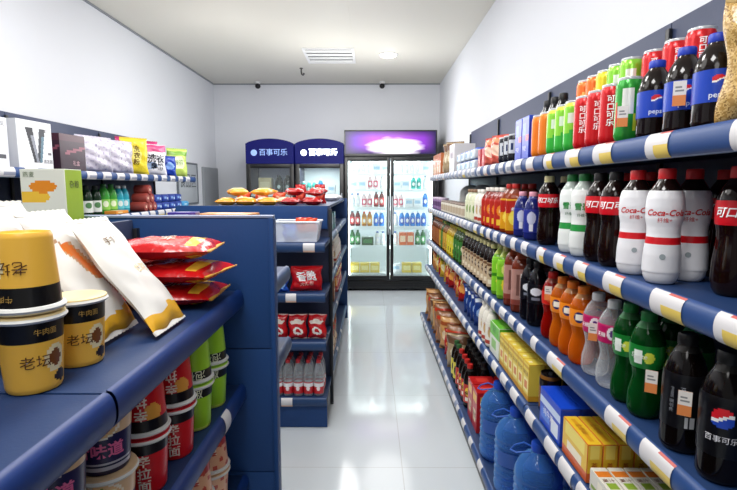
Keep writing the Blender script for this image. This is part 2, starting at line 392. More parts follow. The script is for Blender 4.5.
def big_water():
    h, r = .335, .078
    prof = [(0, .0), (r*.82, 0), (r*.95, .008), (r, .025)]
    for k in range(7):
        z = .045 + k*.026
        prof += [(r, z), (r*.955, z+.008), (r*.955, z+.013), (r, z+.02)]
    prof += [(r*1.0, .225), (r*.95, .245), (r*.80, .270), (r*.55, .292), (.024, .306), (.021, .318)]
    body = Part('bottle_body', MB().lathe(prof, C('#3a8fe0'), 28), 'petblue', ang=1.)
    water = Part('water_fill', MB().lathe([(rr*.93, zz+.004) for rr, zz in prof if .0 < zz < .262 and rr > .03] + [(r*.78, .262), (0, .262)], C('#2a6fc4'), 24), 'petblue', ang=1.)
    lab = Part('label_sleeve', MB().lathe([(r+.0012, .13), (r+.0012, .185)], W, 40, fn=lambda t, z: C('#1c4fa0'), cap0=False, cap1=False, t0=-.6, t1=.6), 'print')
    cap = Part('bottle_cap', MB().lathe([(.024, .306), (.025, .31), (.025, .330), (.022, .335), (0, .335)], C('#1446b4'), 20), 'satin')
    hd = Part('carry_handle', MB().tube([(-.024, 0, .312), (-.05, 0, .318), (-.075, -.02, .31), (-.085, -.03, .296), (-.06, -.045, .300), (-.02, -.03, .309)], .003, C('#1f5ab8')), 'satin')
    PROTO['big_water'] = ('water_bottle', 'bottle', [body, water, lab, cap, hd])
big_water()

# ------------------------------------------------------------------ cans
def can(kind, name, h, r, fn, top='#c8ccd0', texts=()):
    prof = [(r*.72, 0), (r*.9, .006), (r, .014), (r, h*.3), (r, h*.5), (r, h*.7), (r, h-.016), (r*.9, h-.006), (r*.84, h-.003)]
    zs = [.014 + (h-.03)*k/12 for k in range(13)]
    prof = [(r*.72, 0), (r*.9, .006)] + [(r, z) for z in zs] + [(r*.88, h-.006)]
    sub = [Part('lettering', text_cyl(s_, sz, C(c), r, z*h, **(kw[0] if kw else {})), 'print', ang=3) for s_, sz, c, z, *kw in texts]
    lid = MB().lathe([(r*.88, h-.006), (r*.90, h-.002), (r*.88, h), (r*.84, h), (r*.82, h-.004), (0, h-.004)], C(top), 20, cap0=False)
    tab = MB().box(-.006, .006, -.012, .012, h-.0035, h-.002, C('#b8bcc2'), .0005)
    PROTO[kind] = (name, 'can', [Part('can_body', MB().lathe(prof, W, 30, fn=lambda t, z: fn(t, z/h)), 'can', sub, ang=.8), Part('can_lid', lid, 'can', [Part('pull_tab', tab, 'steel')])])
can('red_can', 'cola_can', .140, .0285, label('#cc1018', [(1.1, .5, .1, .42, '#f0e0e0', 0)]), texts=[('可口可乐', .018, '#ffffff', .55, dict(vert=True, bold=.0003))])
can('red_can_short', 'cola_can', .122, .031, label('#d01820', [(1.2, .5, .1, .42, '#f0d0d0', 0)]), texts=[('可口可乐', .016, '#ffffff', .55, dict(vert=True, bold=.0003))])
can('green_can', 'soda_can', .140, .0285, label('#2c9a34', [(0, .62, .5, .2, '#f2f4ec', 0), (.6, .3, .25, .12, '#d8e23a', 1), (-.9, .4, .2, .2, '#c83a28', 1)]))
can('lime_can', 'soda_can', .140, .0285, lambda t, v: C('#35b43c') if v < .42 + .06*math.sin(2*t) else (C('#e8f2e0') if abs(t-.1) < .42 and .55 < v < .78 else (C('#8fd83e') if v < .86 else C('#e0d83c'))))
can('green_can_short', 'soda_can', .122, .031, lambda t, v: C('#2ea83a') if v < .5 else (C('#f0f4e8') if abs(t) < .35 and v < .75 else C('#8cd43c')))
can('yellow_can_short', 'soda_can', .122, .031, lambda t, v: C('#e8d02a') if v > .35 else C('#6ab83a'))
can('orange_can', 'soda_can', .140, .0285, label('#ee7e1c', [(.7, .55, .4, .16, '#24407a', 1), (.7, .55, .28, .07, '#f2e8d8', 0)]))
can('orange_can_short', 'soda_can', .122, .031, label('#ec6f20', [(0, .5, .4, .2, '#f6c06a', 1)]))
can('dark_can', 'soda_can', .110, .0265, label('#1c1e28', [(0, .55, .7, .26, '#d8dce4', 0), (0, .55, .3, .1, '#24386a', 0)]))
can('coffee_can', 'coffee_can', .132, .033, label('#8a5a24', [(0, .8, 3.2, .1, '#1a1210', 0), (0, .45, .7, .22, '#e2b860', 1), (0, .45, .3, .12, '#3a1c10', 1), (0, .1, 3.2, .06, '#1a1210', 0)]), top='#1c1614', texts=[('咖啡', .018, '#f4e6c0', .42, {})])

# ------------------------------------------------------------------ noodle cups
def cup(kind, h, r0, r1, fn, texts, lidfn):
    n = 30
    prof = [(r0*.9, .003), (r0*.94, 0), (r0, .004)] + [(r0+(r1-r0)*k/n, .004+(h-.012)*k/n) for k in range(1, n+1)]
    R = ramp(prof)
    sub = [Part('lettering', text_cyl(s_, sz, C(c), R, z*h, **(kw[0] if kw else {})), 'print', ang=3) for s_, sz, c, z, *kw in texts]
    body = Part('cup_wall', MB().lathe(prof, W, 72, fn=lambda t, z: fn(t, z/h)), 'print', sub, ang=.8)
    rim = Part('rim', MB().lathe([(r1-.001, h-.010), (r1+.003, h-.009), (r1+.005, h-.006), (r1+.003, h-.003), (r1-.002, h-.003)], C('#dcdcd8'), 32), 'satin')
    lid = MB().lathe([(r1+.003, h-.003), (r1+.0025, h-.001), (r1-.004, h), (r1*.5, h), (0, h)], W, 32, fn=lidfn, cap0=False)
    PROTO[kind] = ('noodle_cup', 'noodle cup', [body, rim, Part('lid_film', lid, 'print')])
def yfn(t, v):
    if v > .66: return C('#141210') if v < .93 else C('#f0e8d8')
    x, y = t-.95, (v-.42)
    if x*x/.16+y*y/.035 < 1: return C('#7a4414') if (x*x/.06+y*y/.012 < 1) else C('#f2e2b4')
    if (t-1.2)**2/.1+(v-.16)**2/.006 < 1: return C('#2a1a10')
    return C('#f8bf48')
cup('yellow_cup', .097, .031, .0365, yfn, [('老坛', .017, '#5a3210', .40, dict(phi=.25)), ('牛肉面', .009, '#c8a050', .78, dict(phi=.6))], lambda t, z: C('#f4dca0'))
def rfn(t, v):
    if v > .70: return C('#16100f') if v < .94 else C('#e8e0d8')
    if (t+.55)**2/.16+(v-.60)**2/.02 < 1: return C('#e8a040')
    return C('#cf161c')
cup('red_cup', .097, .031, .0365, rfn, [('辛拉面', .021, '#f4e2d0', .38, dict(vert=True, bold=.0004))], lambda t, z: C('#c8202a'))
def gfn(t, v):
    if v > .70: return C('#14140f') if v < .94 else C('#e8e8d8')
    return C('#9bd02c') if v > .06 else C('#c8e060')
cup('green_cup', .097, .031, .0365, gfn, [('泡椒', .022, '#f0f4d0', .80, dict(phi=-.1))], lambda t, z: C('#a8d840'))
def tfn(t, v):
    if v > .93: return C('#d8d4cc')
    x, y = t, (v-.72)*3.2
    d = x*x/.62+y*y/.36
    if d < 1:
        for a, b, r_, c in ((-.35, .05, .15, '#c83424'), (.3, -.12, .15, '#d8402c'), (.05, .28, .12, '#8a9a3c'), (.42, .2, .1, '#e8d8b0'), (-.1, -.25, .12, '#a85a2c')):
            if (x-a)**2+(y-b)**2 < r_*r_: return C(c)
        return C('#e8bc84') if d < .75 else C('#f0e4d0')
    if v > .6: return C('#dcb68c')
    if v < .20: return C('#b8b4bc') if .07 < v < .12 or .16 < v else C('#1c183c')
    return C('#221c4a')
cup('tan_cup', .097, .032, .038, tfn, [('合味道', .022, '#e86a9a', .36, dict(bold=.0006))], lambda t, z: C('#d8b890'))
def pfn(t, v):
    q = math.sin(7*t)*math.sin(19*v+1)
    return C('#c8503c') if q > .5 else (C('#e8b088') if v > .4 else C('#b43c30'))
cup('peach_cup', .097, .032, .038, pfn, [('面', .03, '#fff0d8', .4, {})], lambda t, z: C('#e0b890'))

# ------------------------------------------------------------------ boxes and packs
def carton(kind, name, cat, w, d, h, fn, n=(8, 8, 8), b=.0015, texts=(), m='print', sub=()):
    """fn(face, u, v): face in front/back/left/right/top/bottom"""
    mb = MB(); x, y = w/2, d/2; nx, ny, nz = n
    F = lambda f: (lambda u, v: fn(f, u, v))
    e = b
    mb.grid(lambda u, v: (-x+e+(w-2*e)*u, -y, e+(h-2*e)*v), F('front'), nx, nz)
    mb.grid(lambda u, v: (x-e-(w-2*e)*u, y, e+(h-2*e)*v), F('back'), nx, nz)
    mb.grid(lambda u, v: (-x, y-e-(d-2*e)*u, e+(h-2*e)*v), F('left'), ny, nz)
    mb.grid(lambda u, v: (x, -y+e+(d-2*e)*u, e+(h-2*e)*v), F('right'), ny, nz)
    mb.grid(lambda u, v: (-x+e+(w-2*e)*u, -y+e+(d-2*e)*v, h), F('top'), nx, ny)
    mb.grid(lambda u, v: (-x+e+(w-2*e)*u, y-e-(d-2*e)*v, 0), F('bottom'), nx, ny)
    bm = bmesh.new(); bmesh.ops.create_cube(bm, size=1)          # rounded edges under the six printed faces
    for q in bm.verts: q.co = Vector((q.co.x*(w-.0004), q.co.y*(d-.0004), h/2+q.co.z*(h-.0004)))
    bmesh.ops.bevel(bm, geom=bm.edges[:], offset=e, segments=2, profile=.5, affect='EDGES'); bm.verts.index_update()
    mb.add([q.co[:] for q in bm.verts], [[q.index for q in f.verts] for f in bm.faces], fn('front', .02, .02)); bm.free()
    ps = []
    for tx in texts:
        face, s_, sz, col, u, v = tx[:6]; kw = tx[6] if len(tx) > 6 else {}
        s_, ver = stacked(s_, kw.get('vert'))
        vs, fs = text_raw(s_, sz, kw.get('shear', 0.), kw.get('bold', 0.))
        if ver: vs = [(-b_, a_) for a_, b_ in vs]
        if face == 'front': o = [(-x+w*u+a_, -y-.0008, h*v+b_) for a_, b_ in vs]
        elif face == 'left': o = [(-x-.0008, y-d*u-a_, h*v+b_) for a_, b_ in vs]
        elif face == 'right': o = [(x+.0008, -y+d*u+a_, h*v+b_) for a_, b_ in vs]
        else: o = [(-x+w*u+a_, -y+d*v+b_, h+.0008) for a_, b_ in vs]
        ps.append(Part('lettering', MB().add(o, fs, C(col)), 'print', ang=3))
    PROTO[kind] = (name, cat, [Part('carton_body', mb, m)] + ps + list(sub))

def prn(base, *pats):
    """pats: (faces, u0, u1, v0, v1, colour)"""
    b = C(base); pp = [(f, a, c, d, e, C(g)) for f, a, c, d, e, g in pats]
    def fn(face, u, v):
        o = b
        for f, a, c, d, e, g in pp:
            if (f == '*' or face in f) and a <= u <= c and d <= v <= e: o = g
        return o
    return fn

carton('yellow_carton', 'drink_carton', 'carton', .036, .15, .098, prn('#e9bd2e', ('front left', 0, 1, 0, .3, '#d8622a'), ('front left', .1, .9, .62, .95, '#f3dd66'), ('left', .2, .75, .3, .55, '#f4ead0'), ('top', .4, .6, .1, .9, '#d89a24')), n=(6, 10, 8),
       texts=[('top', '柠檬茶', .018, '#b8842a', .5, .5, dict(vert=True)), ('front', '茶', .016, '#a83018', .5, .45)])
carton('blue_carton', 'drink_carton', 'carton', .055, .16, .11, prn('#1746c4', ('left', 0, 1, .6, .8, '#c6d6f2'), ('left', .1, .5, .2, .5, '#3f78e0'), ('left', .6, .95, .1, .5, '#e0e8f6'), ('front', .1, .9, .3, .7, '#d0dcf4')), n=(6, 12, 10), texts=[('left', '纯牛奶', .026, '#ffffff', .45, .44)])
carton('yellow_tea_carton', 'drink_carton', 'carton', .052, .060, .128, prn('#e8cf52', ('left front', 0, 1, 0, .16, '#d8a028'), ('left', .15, .85, .25, .55, '#f2e6a0'), ('left', .3, .7, .32, .48, '#d8782a'), ('top', .1, .4, .35, .65, '#f4ecc0'), ('left', 0, 1, .86, .9, '#c89a20')), n=(8, 8, 14), texts=[('left', '菊花茶', .017, '#8a5a10', .5, .70)])
carton('flat_pack', 'snack_pack', 'pack', .036, .095, .052, prn('#dcd8cc', ('top', 0, 1, .55, .8, '#dc7a2c'), ('top left', .1, .9, .1, .35, '#8aa83a'), ('front', .1, .9, .3, .8, '#d8642a'), ('left', .4, .7, .2, .8, '#efe8d4')), n=(6, 12, 6), texts=[('top', '果汁', .014, '#6a3418', .5, .42)])
carton('flat_pack_brown', 'snack_pack', 'pack', .036, .095, .052, prn('#b8b2a4', ('top', 0, 1, .1, .3, '#7a3a20'), ('top left', .1, .9, .5, .8, '#e0642c'), ('front', .1, .9, .3, .8, '#a84a2a')), n=(6, 12, 6))
carton('green_carton', 'snack_box', 'box', .17, .15, .135, prn('#6cc23a', ('left front', 0, 1, 0, .62, '#e4e8da'), ('left', .2, .7, .2, .5, '#8ac060'), ('top', .1, .9, .1, .4, '#8ad84c')), n=(10, 10, 10), texts=[('left', '苏打', .03, '#2a7a2a', .5, .8)])
carton('blue_box', 'drink_carton', 'carton', .07, .078, .152, prn('#1a3cc0', ('left front', .0, 1, .9, 1, '#2a52d8'), ('left', .55, 1, .42, .58, '#c83242'), ('left', .12, .5, .55, .85, '#4a72e4'), ('front', .25, .75, .3, .5, '#d8dcf0')), n=(8, 9, 14), texts=[('left', '牛奶', .02, '#e8eef8', .42, .25)])
carton('red_pack', 'tissue_pack', 'pack', .07, .06, .095, prn('#c4242c', ('left front', .2, .8, .3, .62, '#e88a7a')), texts=[('left', '纸', .03, '#ffe8e0', .5, .48)])
carton('wipes', 'wet_wipes_pack', 'pack', .11, .13, .048, prn('#d6e0ea', ('left front', .0, .45, .1, .9, '#8ab4d4'), ('left', .55, .8, .2, .7, '#4a6a98'), ('top', .1, .9, .1, .3, '#a8cce4')), n=(8, 12, 6), b=.008, sub=[Part('flip_lid', MB().box(-.03, .03, -.045, .045, .0475, .057, C('#2a62d8'), .004), 'satin')])
carton('tall_white', 'tall_box', 'box', .14, .20, .19, prn('#e6e2e2', ('left front', .1, .9, .1, .3, '#c8c4cc'), ('left', .2, .6, .5, .7, '#d8c8d0')), n=(8, 10, 10), texts=[('left', '抽纸', .045, '#8a8a9a', .5, .6)])
carton('orange_box', 'snack_box', 'box', .10, .10, .17, prn('#cf7a4a', ('left front', .1, .9, .1, .4, '#e8c8a8'), ('left front', .2, .8, .55, .75, '#d8402a'), ('top', .2, .8, .2, .8, '#e8a878')), n=(8, 8, 10), texts=[('left', '饼干', .03, '#7a2a14', .5, .86)])
carton('gold_box', 'sauce_box', 'box', .12, .10, .20, prn('#b81c1c', ('left front', .1, .9, .66, .86, '#e8b83c'), ('left front', .2, .8, .2, .5, '#e0d0a0'), ('top', .2, .8, .2, .8, '#d83a30')), n=(8, 8, 10), texts=[('left', '调料', .032, '#7a1010', .5, .36)])
carton('brown_box', 'snack_box', 'box', .12, .10, .15, prn('#a06a48', ('front right', .15, .85, .5, .8, '#e0c8a0'), ('front', .2, .6, .1, .35, '#6a3a20')), n=(8, 8, 10), texts=[('right', '糕点', .03, '#5a2a14', .5, .65)])
carton('teal_box', 'snack_box', 'box', .10, .09, .12, prn('#5a9a9a', ('front right', .1, .9, .4, .8, '#dfe8e8')), texts=[('right', '茶', .03, '#2a6a6a', .5, .6)])
# boxed appliances and cartons on the left
def ironfn(face, u, v):
    if face in ('front', 'right'):
        for cx, tilt, hw, c, c2 in ((.42, .55, .085, '#2a2a30', '#8a8e98'), (.66, -.35, .075, '#30343c', '#5a7a8a')):
            x = u-cx-tilt*(.5-v)*.45
            if abs(x) < hw*(.8+.5*v) and .12 < v < .86: return C(c) if x < 0 or v > .7 else C(c2)
        if .86 < u < .97 and .30 < v < .36: return C('#6a6a70')
    return C('#e4e6ea')
carton('dryer_box', 'appliance_box', 'box', .24, .10, .235, ironfn, n=(56, 10, 56), texts=[('front', '直发器', .022, '#3a3a40', .84, .16), ('front', '2合1', .02, '#5a5a60', .82, .82)])
carton('white_box', 'appliance_box', 'box', .22, .10, .225, prn('#e2e4ea', ('front', .65, .9, .15, .22, '#4a4a52'), ('front', .1, .5, .4, .7, '#c8ccd6')), n=(12, 8, 12), texts=[('front', '电吹风', .024, '#5a5a64', .75, .86)])
def plum(face, u, v):
    return C('#8a4a5a') if abs(v-.55-.25*(u-.5)) < .045 and u > .2 else (C('#4a2634') if v > .8 else C('#341c2a'))
carton('plum_box', 'gift_box', 'box', .22, .10, .20, plum, n=(16, 8, 16), texts=[('front', '礼盒', .03, '#c8a0a8', .6, .2)])
carton('milk_case', 'milk_case', 'carton', .098, .064, .288, lambda f, u, v: (C('#a8cc3c') if f in ('right', 'top', 'back') else (C('#e88c1c') if (u-.50)**2/.10+(v-.87)**2/.0022 < 1 and f == 'front' else (C('#f4c43a') if (u-.25)**2/.16+(v-.79)**2/.0022 < 1 and f == 'front' else C('#e6e8da')))), n=(40, 10, 60), texts=[('right', '杂粮', .018, '#3a4a1c', .5, .88), ('front', '燕麦', .013, '#6a7a5a', .2, .955)])
carton('slim_orange', 'snack_pack', 'pack', .16, .08, .022, prn('#e8963a', ('front', .1, .5, .2, .8, '#f4d8a0'), ('top', .2, .8, .2, .8, '#f0e0c0')), n=(8, 8, 4))
carton('purple_box', 'small_box', 'box', .075, .05, .03, prn('#4a3a9a', ('front', .3, .8, .2, .8, '#dcd8f0'), ('top', .2, .8, .2, .8, '#b0a8dc')), n=(8, 6, 6))
carton('navy_pack', 'wash_pack', 'pack', .13, .09, .06, prn('#1c3a98', ('front right', .2, .55, .3, .75, '#8ab0e8'), ('front', .7, .9, .2, .6, '#c8dcf4'), ('top', .2, .8, .3, .7, '#3a6ad0')), n=(10, 8, 6), b=.012)
carton('sky_pack', 'wash_pack', 'pack', .15, .09, .055, prn('#3f9ad0', ('front', .2, .7, .3, .7, '#d8ecf4')), n=(10, 8, 6), b=.014)

def roll(kind, name, cat, r, L, c, c2):
    """lying roll, axis along local Y"""
    mb = MB().lathe([(r*.3, -L/2), (r*.9, -L/2), (r, -L/2+.008), (r, L/2-.008), (r*.9, L/2), (r*.3, L/2)], C(c), 20)
    mb.v = [(x, z, y+r) for x, y, z in mb.v]
    core = MB().lathe([(r*.28, -L/2-.001), (r*.28, L/2+.001)], C(c2), 12)
    core.v = [(x, z, y+r) for x, y, z in core.v]
    PROTO[kind] = (name, cat, [Part('roll_body', mb, 'satin'), Part('core', core, 'satin')])
roll('red_roll', 'wrapped_roll', 'roll', .036, .11, '#9a4038', '#e8c8b0')

# jars and tubs
def jar(kind, name, r, h, c, lidc, band_=None, dome=False):
    prof = [(r*.85, 0), (r, .006), (r, h*.82), (r*.9, h*.88)]
    zs = [(r, .006+(h*.8-.006)*k/6) for k in range(7)]
    b = Part('jar_body', MB().lathe([(r*.85, 0)]+zs+[(r*.9, h*.86)], C(c), 26, fn=(lambda t, z: C(band_) if band_ and .25 < z/h < .62 and abs(t) < 1.1 else C(c))), 'satin')
    lp = [(r*.95, h*.86), (r*.97, h*.88), (r*.97, h*.97), (r*.9, h), (0, h)] if not dome else [(r*1.0, h*.84)]+[(r*1.0*math.cos(a), h*.84+r*.85*math.sin(a)) for a in [PI/2*k/7 for k in range(1, 7)]]+[(.001, h*.84+r*.85)]
    PROTO[kind] = (name, 'jar', [b, Part('jar_lid', MB().lathe(lp, C(lidc), 26), 'satin', ang=1.)])
jar('white_jar', 'snack_jar', .045, .085, '#d8d2c4', '#8a7a70', '#b8a890')
jar('purple_jar', 'snack_jar', .04, .10, '#8a6a98', '#c8b8cc', '#5a3a6a')
jar('dome_tub', 'domed_tub', .085, .155, '#cfd0cc', '#c6c9c6', None, True)

# pouches
def pouch(kind, name, cat, w, h, t, fn, seed=1, lying=False, seal='#c8c8c8', texts=(), nu=22, nv=26, crimp=.03, m='foil'):
    """pillow bag standing in its own XZ plane (front = -Y), or lying flat (front = up); seals are strips at both ends"""
    r = random.Random(seed); ph = [r.uniform(0, 6) for _ in range(6)]
    def th(u, v):
        a = max(0., 1-abs(2*u-1)**2.6); b_ = max(0., 1-abs(2*v-1)**3.4)
        wr = 1+.10*math.sin(13*u+ph[0]+3*v)*math.sin(9*v+ph[1])+.07*math.sin(23*v+ph[2]+8*u)
        return t/2*(a**.55)*(b_**.6)*wr
    def X(u, v): return (u-.5)*w*(1-.07*(1-abs(2*v-1)**2)*1.0)+.004*math.sin(9*v+ph[3])
    def Z(u, v): return h*(crimp+v*(1-2*crimp))+.003*math.sin(11*u+ph[4])
    tr = (lambda x, y, z: (x, y, z)) if not lying else (lambda x, y, z: (x, z-h/2, t*.45-y))
    mb = MB()
    mb.grid(lambda u, v: tr(X(u, v), -th(u, v), Z(u, v)), lambda u, v: fn(u, v), nu, nv)
    mb.grid(lambda u, v: tr(X(1-u, v), th(1-u, v), Z(1-u, v)), lambda u, v: fn(1-u, v), nu, nv)
    ps = [Part('bag_body', mb, m, ang=1.4)]
    for v0, v1, vv in ((0, crimp, 0), (1-crimp, 1, 1)):
        s2 = MB()
        def strip(sgn):
            def f(u, q):
                k = q*(v1-v0)+v0
                return tr(X(u, vv), sgn*.0012, h*k+(.003*math.sin(11*u+ph[4]))*(q if vv == 0 else 1-q)+.0012*math.sin(u*60)*(1-q if vv == 0 else q))
            return f
        s2.grid(strip(-1), lambda u, q: C(seal), 20, 2); s2.grid(strip(1), lambda u, q: C(seal), 20, 2)
        ps.append(Part('end_seal', s2, 'satin', ang=1.4))
    for s_, sz, col, u0, v0, *kw in texts:
        kw = kw[0] if kw else {}
        s_, ver = stacked(s_, kw.get('vert'))
        vs, fs = text_raw(s_, sz, 0, kw.get('bold', 0.))
        if ver: vs = [(-b_, a_) for a_, b_ in vs]
        o = []
        for a_, b_ in vs:
            u = min(.98, max(.02, u0+a_/w)); v = min(.98, max(.02, v0+b_/h)); o.append(tr(X(u, v), -th(u, v)-.0014, Z(u, v)))
        ps.append(Part('lettering', MB().add(o, fs, C(col)), 'print', ang=3))
    PROTO[kind] = (name, cat, ps)
def pf(base, *pats):
    b = C(base); pp = [(a, c, d, e, C(f), g) for a, c, d, e, f, g in pats]
    def fn(u, v):
        o = b
        for a, c, d, e, col, rd in pp:
            x, y = (u-a)/d, (v-c)/e
            if (x*x+y*y < 1) if rd else (abs(x) < 1 and abs(y) < 1): o = col
        return o
    return fn
def grain(u, v):
    q = math.sin(87*u+3*math.sin(40*v))*math.sin(111*v+2*math.sin(50*u))+.6*math.sin(61*u+37*v)
    return C('#b08a4c') if q > .3 else (C('#d2b070') if q > -.7 else C('#8f6c3a'))
pouch('tan_bag', 'snack_bag', 'bag', .15, .195, .055, grain, 3, seal='#c8a868', texts=[('坚果', .035, '#6a3a14', .5, .55)], nu=80, nv=100)
pouch('salmon_bag', 'snack_bag', 'bag', .11, .135, .04, pf('#cf5a4a', (.5, .5, .35, .2, '#f0c8b0', 1), (.5, .85, .5, .08, '#e08a5a', 0)), 5, seal='#c84838')
pouch('tan_sack', 'snack_bag', 'bag', .15, .23, .07, pf('#b09a78', (.5, .5, .3, .2, '#e0d4b8', 1), (.5, .85, .5, .1, '#6a4a34', 0)), 6, seal='#8a7050')
pouch('red_snack', 'snack_bag', 'bag', .13, .19, .055, pf('#b81c1a', (.5, .45, .35, .18, '#e8a050', 1), (.5, .82, .45, .06, '#f0d890', 0)), 7, seal='#a01414', texts=[('辣条', .035, '#ffe9b0', .5, .66, dict(bold=.0008))])
pouch('orange_snack', 'snack_bag', 'bag', .13, .19, .055, pf('#c8782c', (.5, .42, .36, .2, '#f0d08a', 1), (.5, .82, .45, .07, '#8a2a14', 0)), 8, seal='#b86a24', texts=[('薯片', .035, '#6a1c0c', .5, .66, dict(bold=.0006))])
pouch('yellow_snack', 'snack_bag', 'bag', .13, .18, .05, pf('#d8b434', (.5, .42, .36, .2, '#f4ecc0', 1), (.5, .82, .45, .07, '#6a7a24', 0)), 9, seal='#c8a430', texts=[('玉米', .035, '#6a4a0c', .5, .66)])
pouch('navy_snack', 'snack_bag', 'bag', .13, .17, .05, pf('#1c3a80', (.5, .42, .34, .2, '#8aa8d8', 1), (.5, .82, .45, .06, '#d8e0ec', 0)), 10, seal='#16306a')
pouch('vermilion_bag', 'snack_bag', 'bag', .15, .17, .06, pf('#d83c1c', (.5, .42, .34, .2, '#f09a50', 1)), 12, seal='#e8e4dc', texts=[('锅巴', .036, '#fff0d0', .5, .62, dict(bold=.0006))])
pouch('brown_sack', 'rice_bag', 'bag', .17, .25, .085, pf('#9a6a48', (.5, .45, .34, .2, '#e0c09a', 1), (.5, .84, .45, .06, '#c8402a', 0)), 13, seal='#8a5a3a', texts=[('五谷', .045, '#6a2410', .5, .6)])
pouch('peach_sack', 'rice_bag', 'bag', .17, .24, .08, pf('#cf9a5c', (.5, .45, .34, .2, '#f0d8b0', 1), (.5, .84, .45, .06, '#a0502a', 0)), 14, seal='#b8824a')
pouch('lavender_bag', 'tissue_bag', 'bag', .28, .225, .09, lambda u, v: C('#b4aec6') if math.sin(29*u+3)*math.sin(33*v+4*u) > .62 else (C('#e2dee8') if math.sin(11*u+5*v) > .2 else C('#cfcad8')), 15, seal='#c8c4d4')
pouch('yellow_detergent', 'detergent_bag', 'bag', .20, .27, .07, pf('#efd838', (.5, .5, .2, .22, '#f6ea80', 1)), 16, seal='#e0c830', texts=[('洗衣粉', .05, '#6a4a10', .5, .5, dict(vert=True, bold=.001))])
pouch('magenta_bag', 'pad_pack', 'bag', .17, .285, .06, pf('#c82a74', (.5, .5, .35, .25, '#e87aa8', 1)), 17, seal='#b0205f', texts=[('柔', .05, '#ffe4f0', .5, .5)])
pouch('white_detergent', 'detergent_bag', 'bag', .20, .25, .07, pf('#e8e8ee', (.5, .88, .5, .12, '#d04a80', 0), (.3, .3, .25, .12, '#9ab4d8', 1)), 18, seal='#d8d8e0', texts=[('洗衣', .075, '#23232c', .5, .52, dict(bold=.002)), ('皂粉', .06, '#23232c', .55, .26, dict(bold=.002))])
pouch('cobalt_bag', 'detergent_bag', 'bag', .13, .17, .05, pf('#2242a8', (.5, .5, .3, .2, '#7aa0e0', 1)), 19, seal='#1c3890')
pouch('chartreuse_bag', 'detergent_bag', 'bag', .20, .25, .07, pf('#c4dc6a', (.5, .5, .3, .25, '#eef4c8', 1), (.5, .85, .5, .08, '#7aa83a', 0)), 20, seal='#a8c850', texts=[('柠檬', .05, '#4a7a1c', .5, .5)])
pouch('red_lying', 'snack_bag', 'bag', .16, .205, .0425, pf('#c01418', (.5, .52, .36, .25, '#d83424', 1), (.5, .82, .42, .05, '#f0c040', 0), (.25, .3, .2, .1, '#efe0d8', 1)), 21, lying=True, seal='#d8a83a', texts=[('薯片', .035, '#fff0d8', .5, .5, dict(bold=.0008))])
def breadfn(u, v):
    if v < .13 - .03*math.sin(6*u): return C('#eeb42e')
    return C('#e9e7e2') if v < .9 else C('#efedea')
pouch('bread_bag', 'bread_bag', 'bag', .125, .235, .034, breadfn, 22, seal='#e8e6e0', crimp=.025, m='print', texts=[('手撕包', .017, '#6a4a18', .45, .78), ('吐司', .018, '#e0c080', .62, .48)])
def breadpic(u, v):
    if .22 < u < .78 and .42 < v < .72 and abs((u-.5)+(v-.57)*1.4) < .17: return C('#e0762a') if abs((u-.5)+(v-.57)*1.4) < .11 else C('#c89a70')
    if abs((u-.5)+(v-.57)*1.4+.02) < .03 and .25 < v < .9: return C('#b89070')
    return breadfn(u, v)
pouch('sausage_bag', 'bread_bag', 'bag', .125, .235, .034, breadpic, 23, seal='#e8e6e0', crimp=.025, m='print', nu=30, nv=36)

# extra kinds for the end display and the refrigerators
bottle('red_label_water', 'water_bottle', 'bottle', .20, .0265, 'straight', '#dfe4e6', (.08, .40), label('#c01c28', [(0, .75, 3.2, .16, '#e8e8ea', 0), (0, .45, .35, .2, '#f4e6e6', 1)]), '#b0202a', body='pet')
pouch('red_logo_bag', 'snack_bag', 'bag', .17, .135, .06, pf('#c8141c', (.5, .55, .34, .26, '#d8303a', 1)), 31, seal='#a01018', texts=[('香脆', .055, '#ffffff', .5, .60, dict(bold=.0015)), ('大礼包', .025, '#ffe0d0', .5, .3)])
pouch('red_ring_bag', 'snack_bag', 'bag', .10, .135, .05, pf('#c81820', (.5, .34, .28, .17, '#f2efe8', 1), (.5, .34, .15, .09, '#c81820', 1), (.5, .74, .4, .1, '#f0e4d8', 1)), 32, seal='#e8c8c0')
pouch('red_small_bag', 'snack_bag', 'bag', .07, .13, .03, pf('#b81a1a', (.5, .5, .3, .25, '#d8503a', 1)), 39, seal='#981414')
pouch('blue_small_bag', 'snack_bag', 'bag', .07, .08, .04, pf('#1f5ac4', (.5, .5, .3, .25, '#8ab8f0', 1)), 33, seal='#1a4aa4')
pouch('red_lying_small', 'snack_bag', 'bag', .11, .14, .045, pf('#a81418', (.5, .5, .36, .25, '#d8402a', 1), (.3, .75, .25, .08, '#2a1010', 0)), 34, lying=True, seal='#7a1010')
pouch('cream_lying', 'snack_bag', 'bag', .11, .14, .045, pf('#d8c49a', (.5, .5, .36, .25, '#a8502a', 1), (.5, .85, .45, .06, '#3a2a1a', 0)), 38, lying=True, seal='#e8dcc0')
pouch('orange_lying', 'snack_bag', 'bag', .115, .15, .045, pf('#e29a2a', (.5, .5, .36, .25, '#f4d880', 1), (.5, .85, .45, .06, '#b03a1a', 0)), 35, lying=True, seal='#d8b060')
pouch('white_lying', 'snack_bag', 'bag', .10, .13, .05, pf('#d8dade', (.5, .5, .3, .25, '#b8a8a0', 1)), 36, lying=True, seal='#c8c8cc')
pouch('orange_tiny', 'snack_bag', 'bag', .09, .075, .03, pf('#dc4a24', (.5, .5, .3, .25, '#f0a080', 1)), 37, seal='#c83a1c')
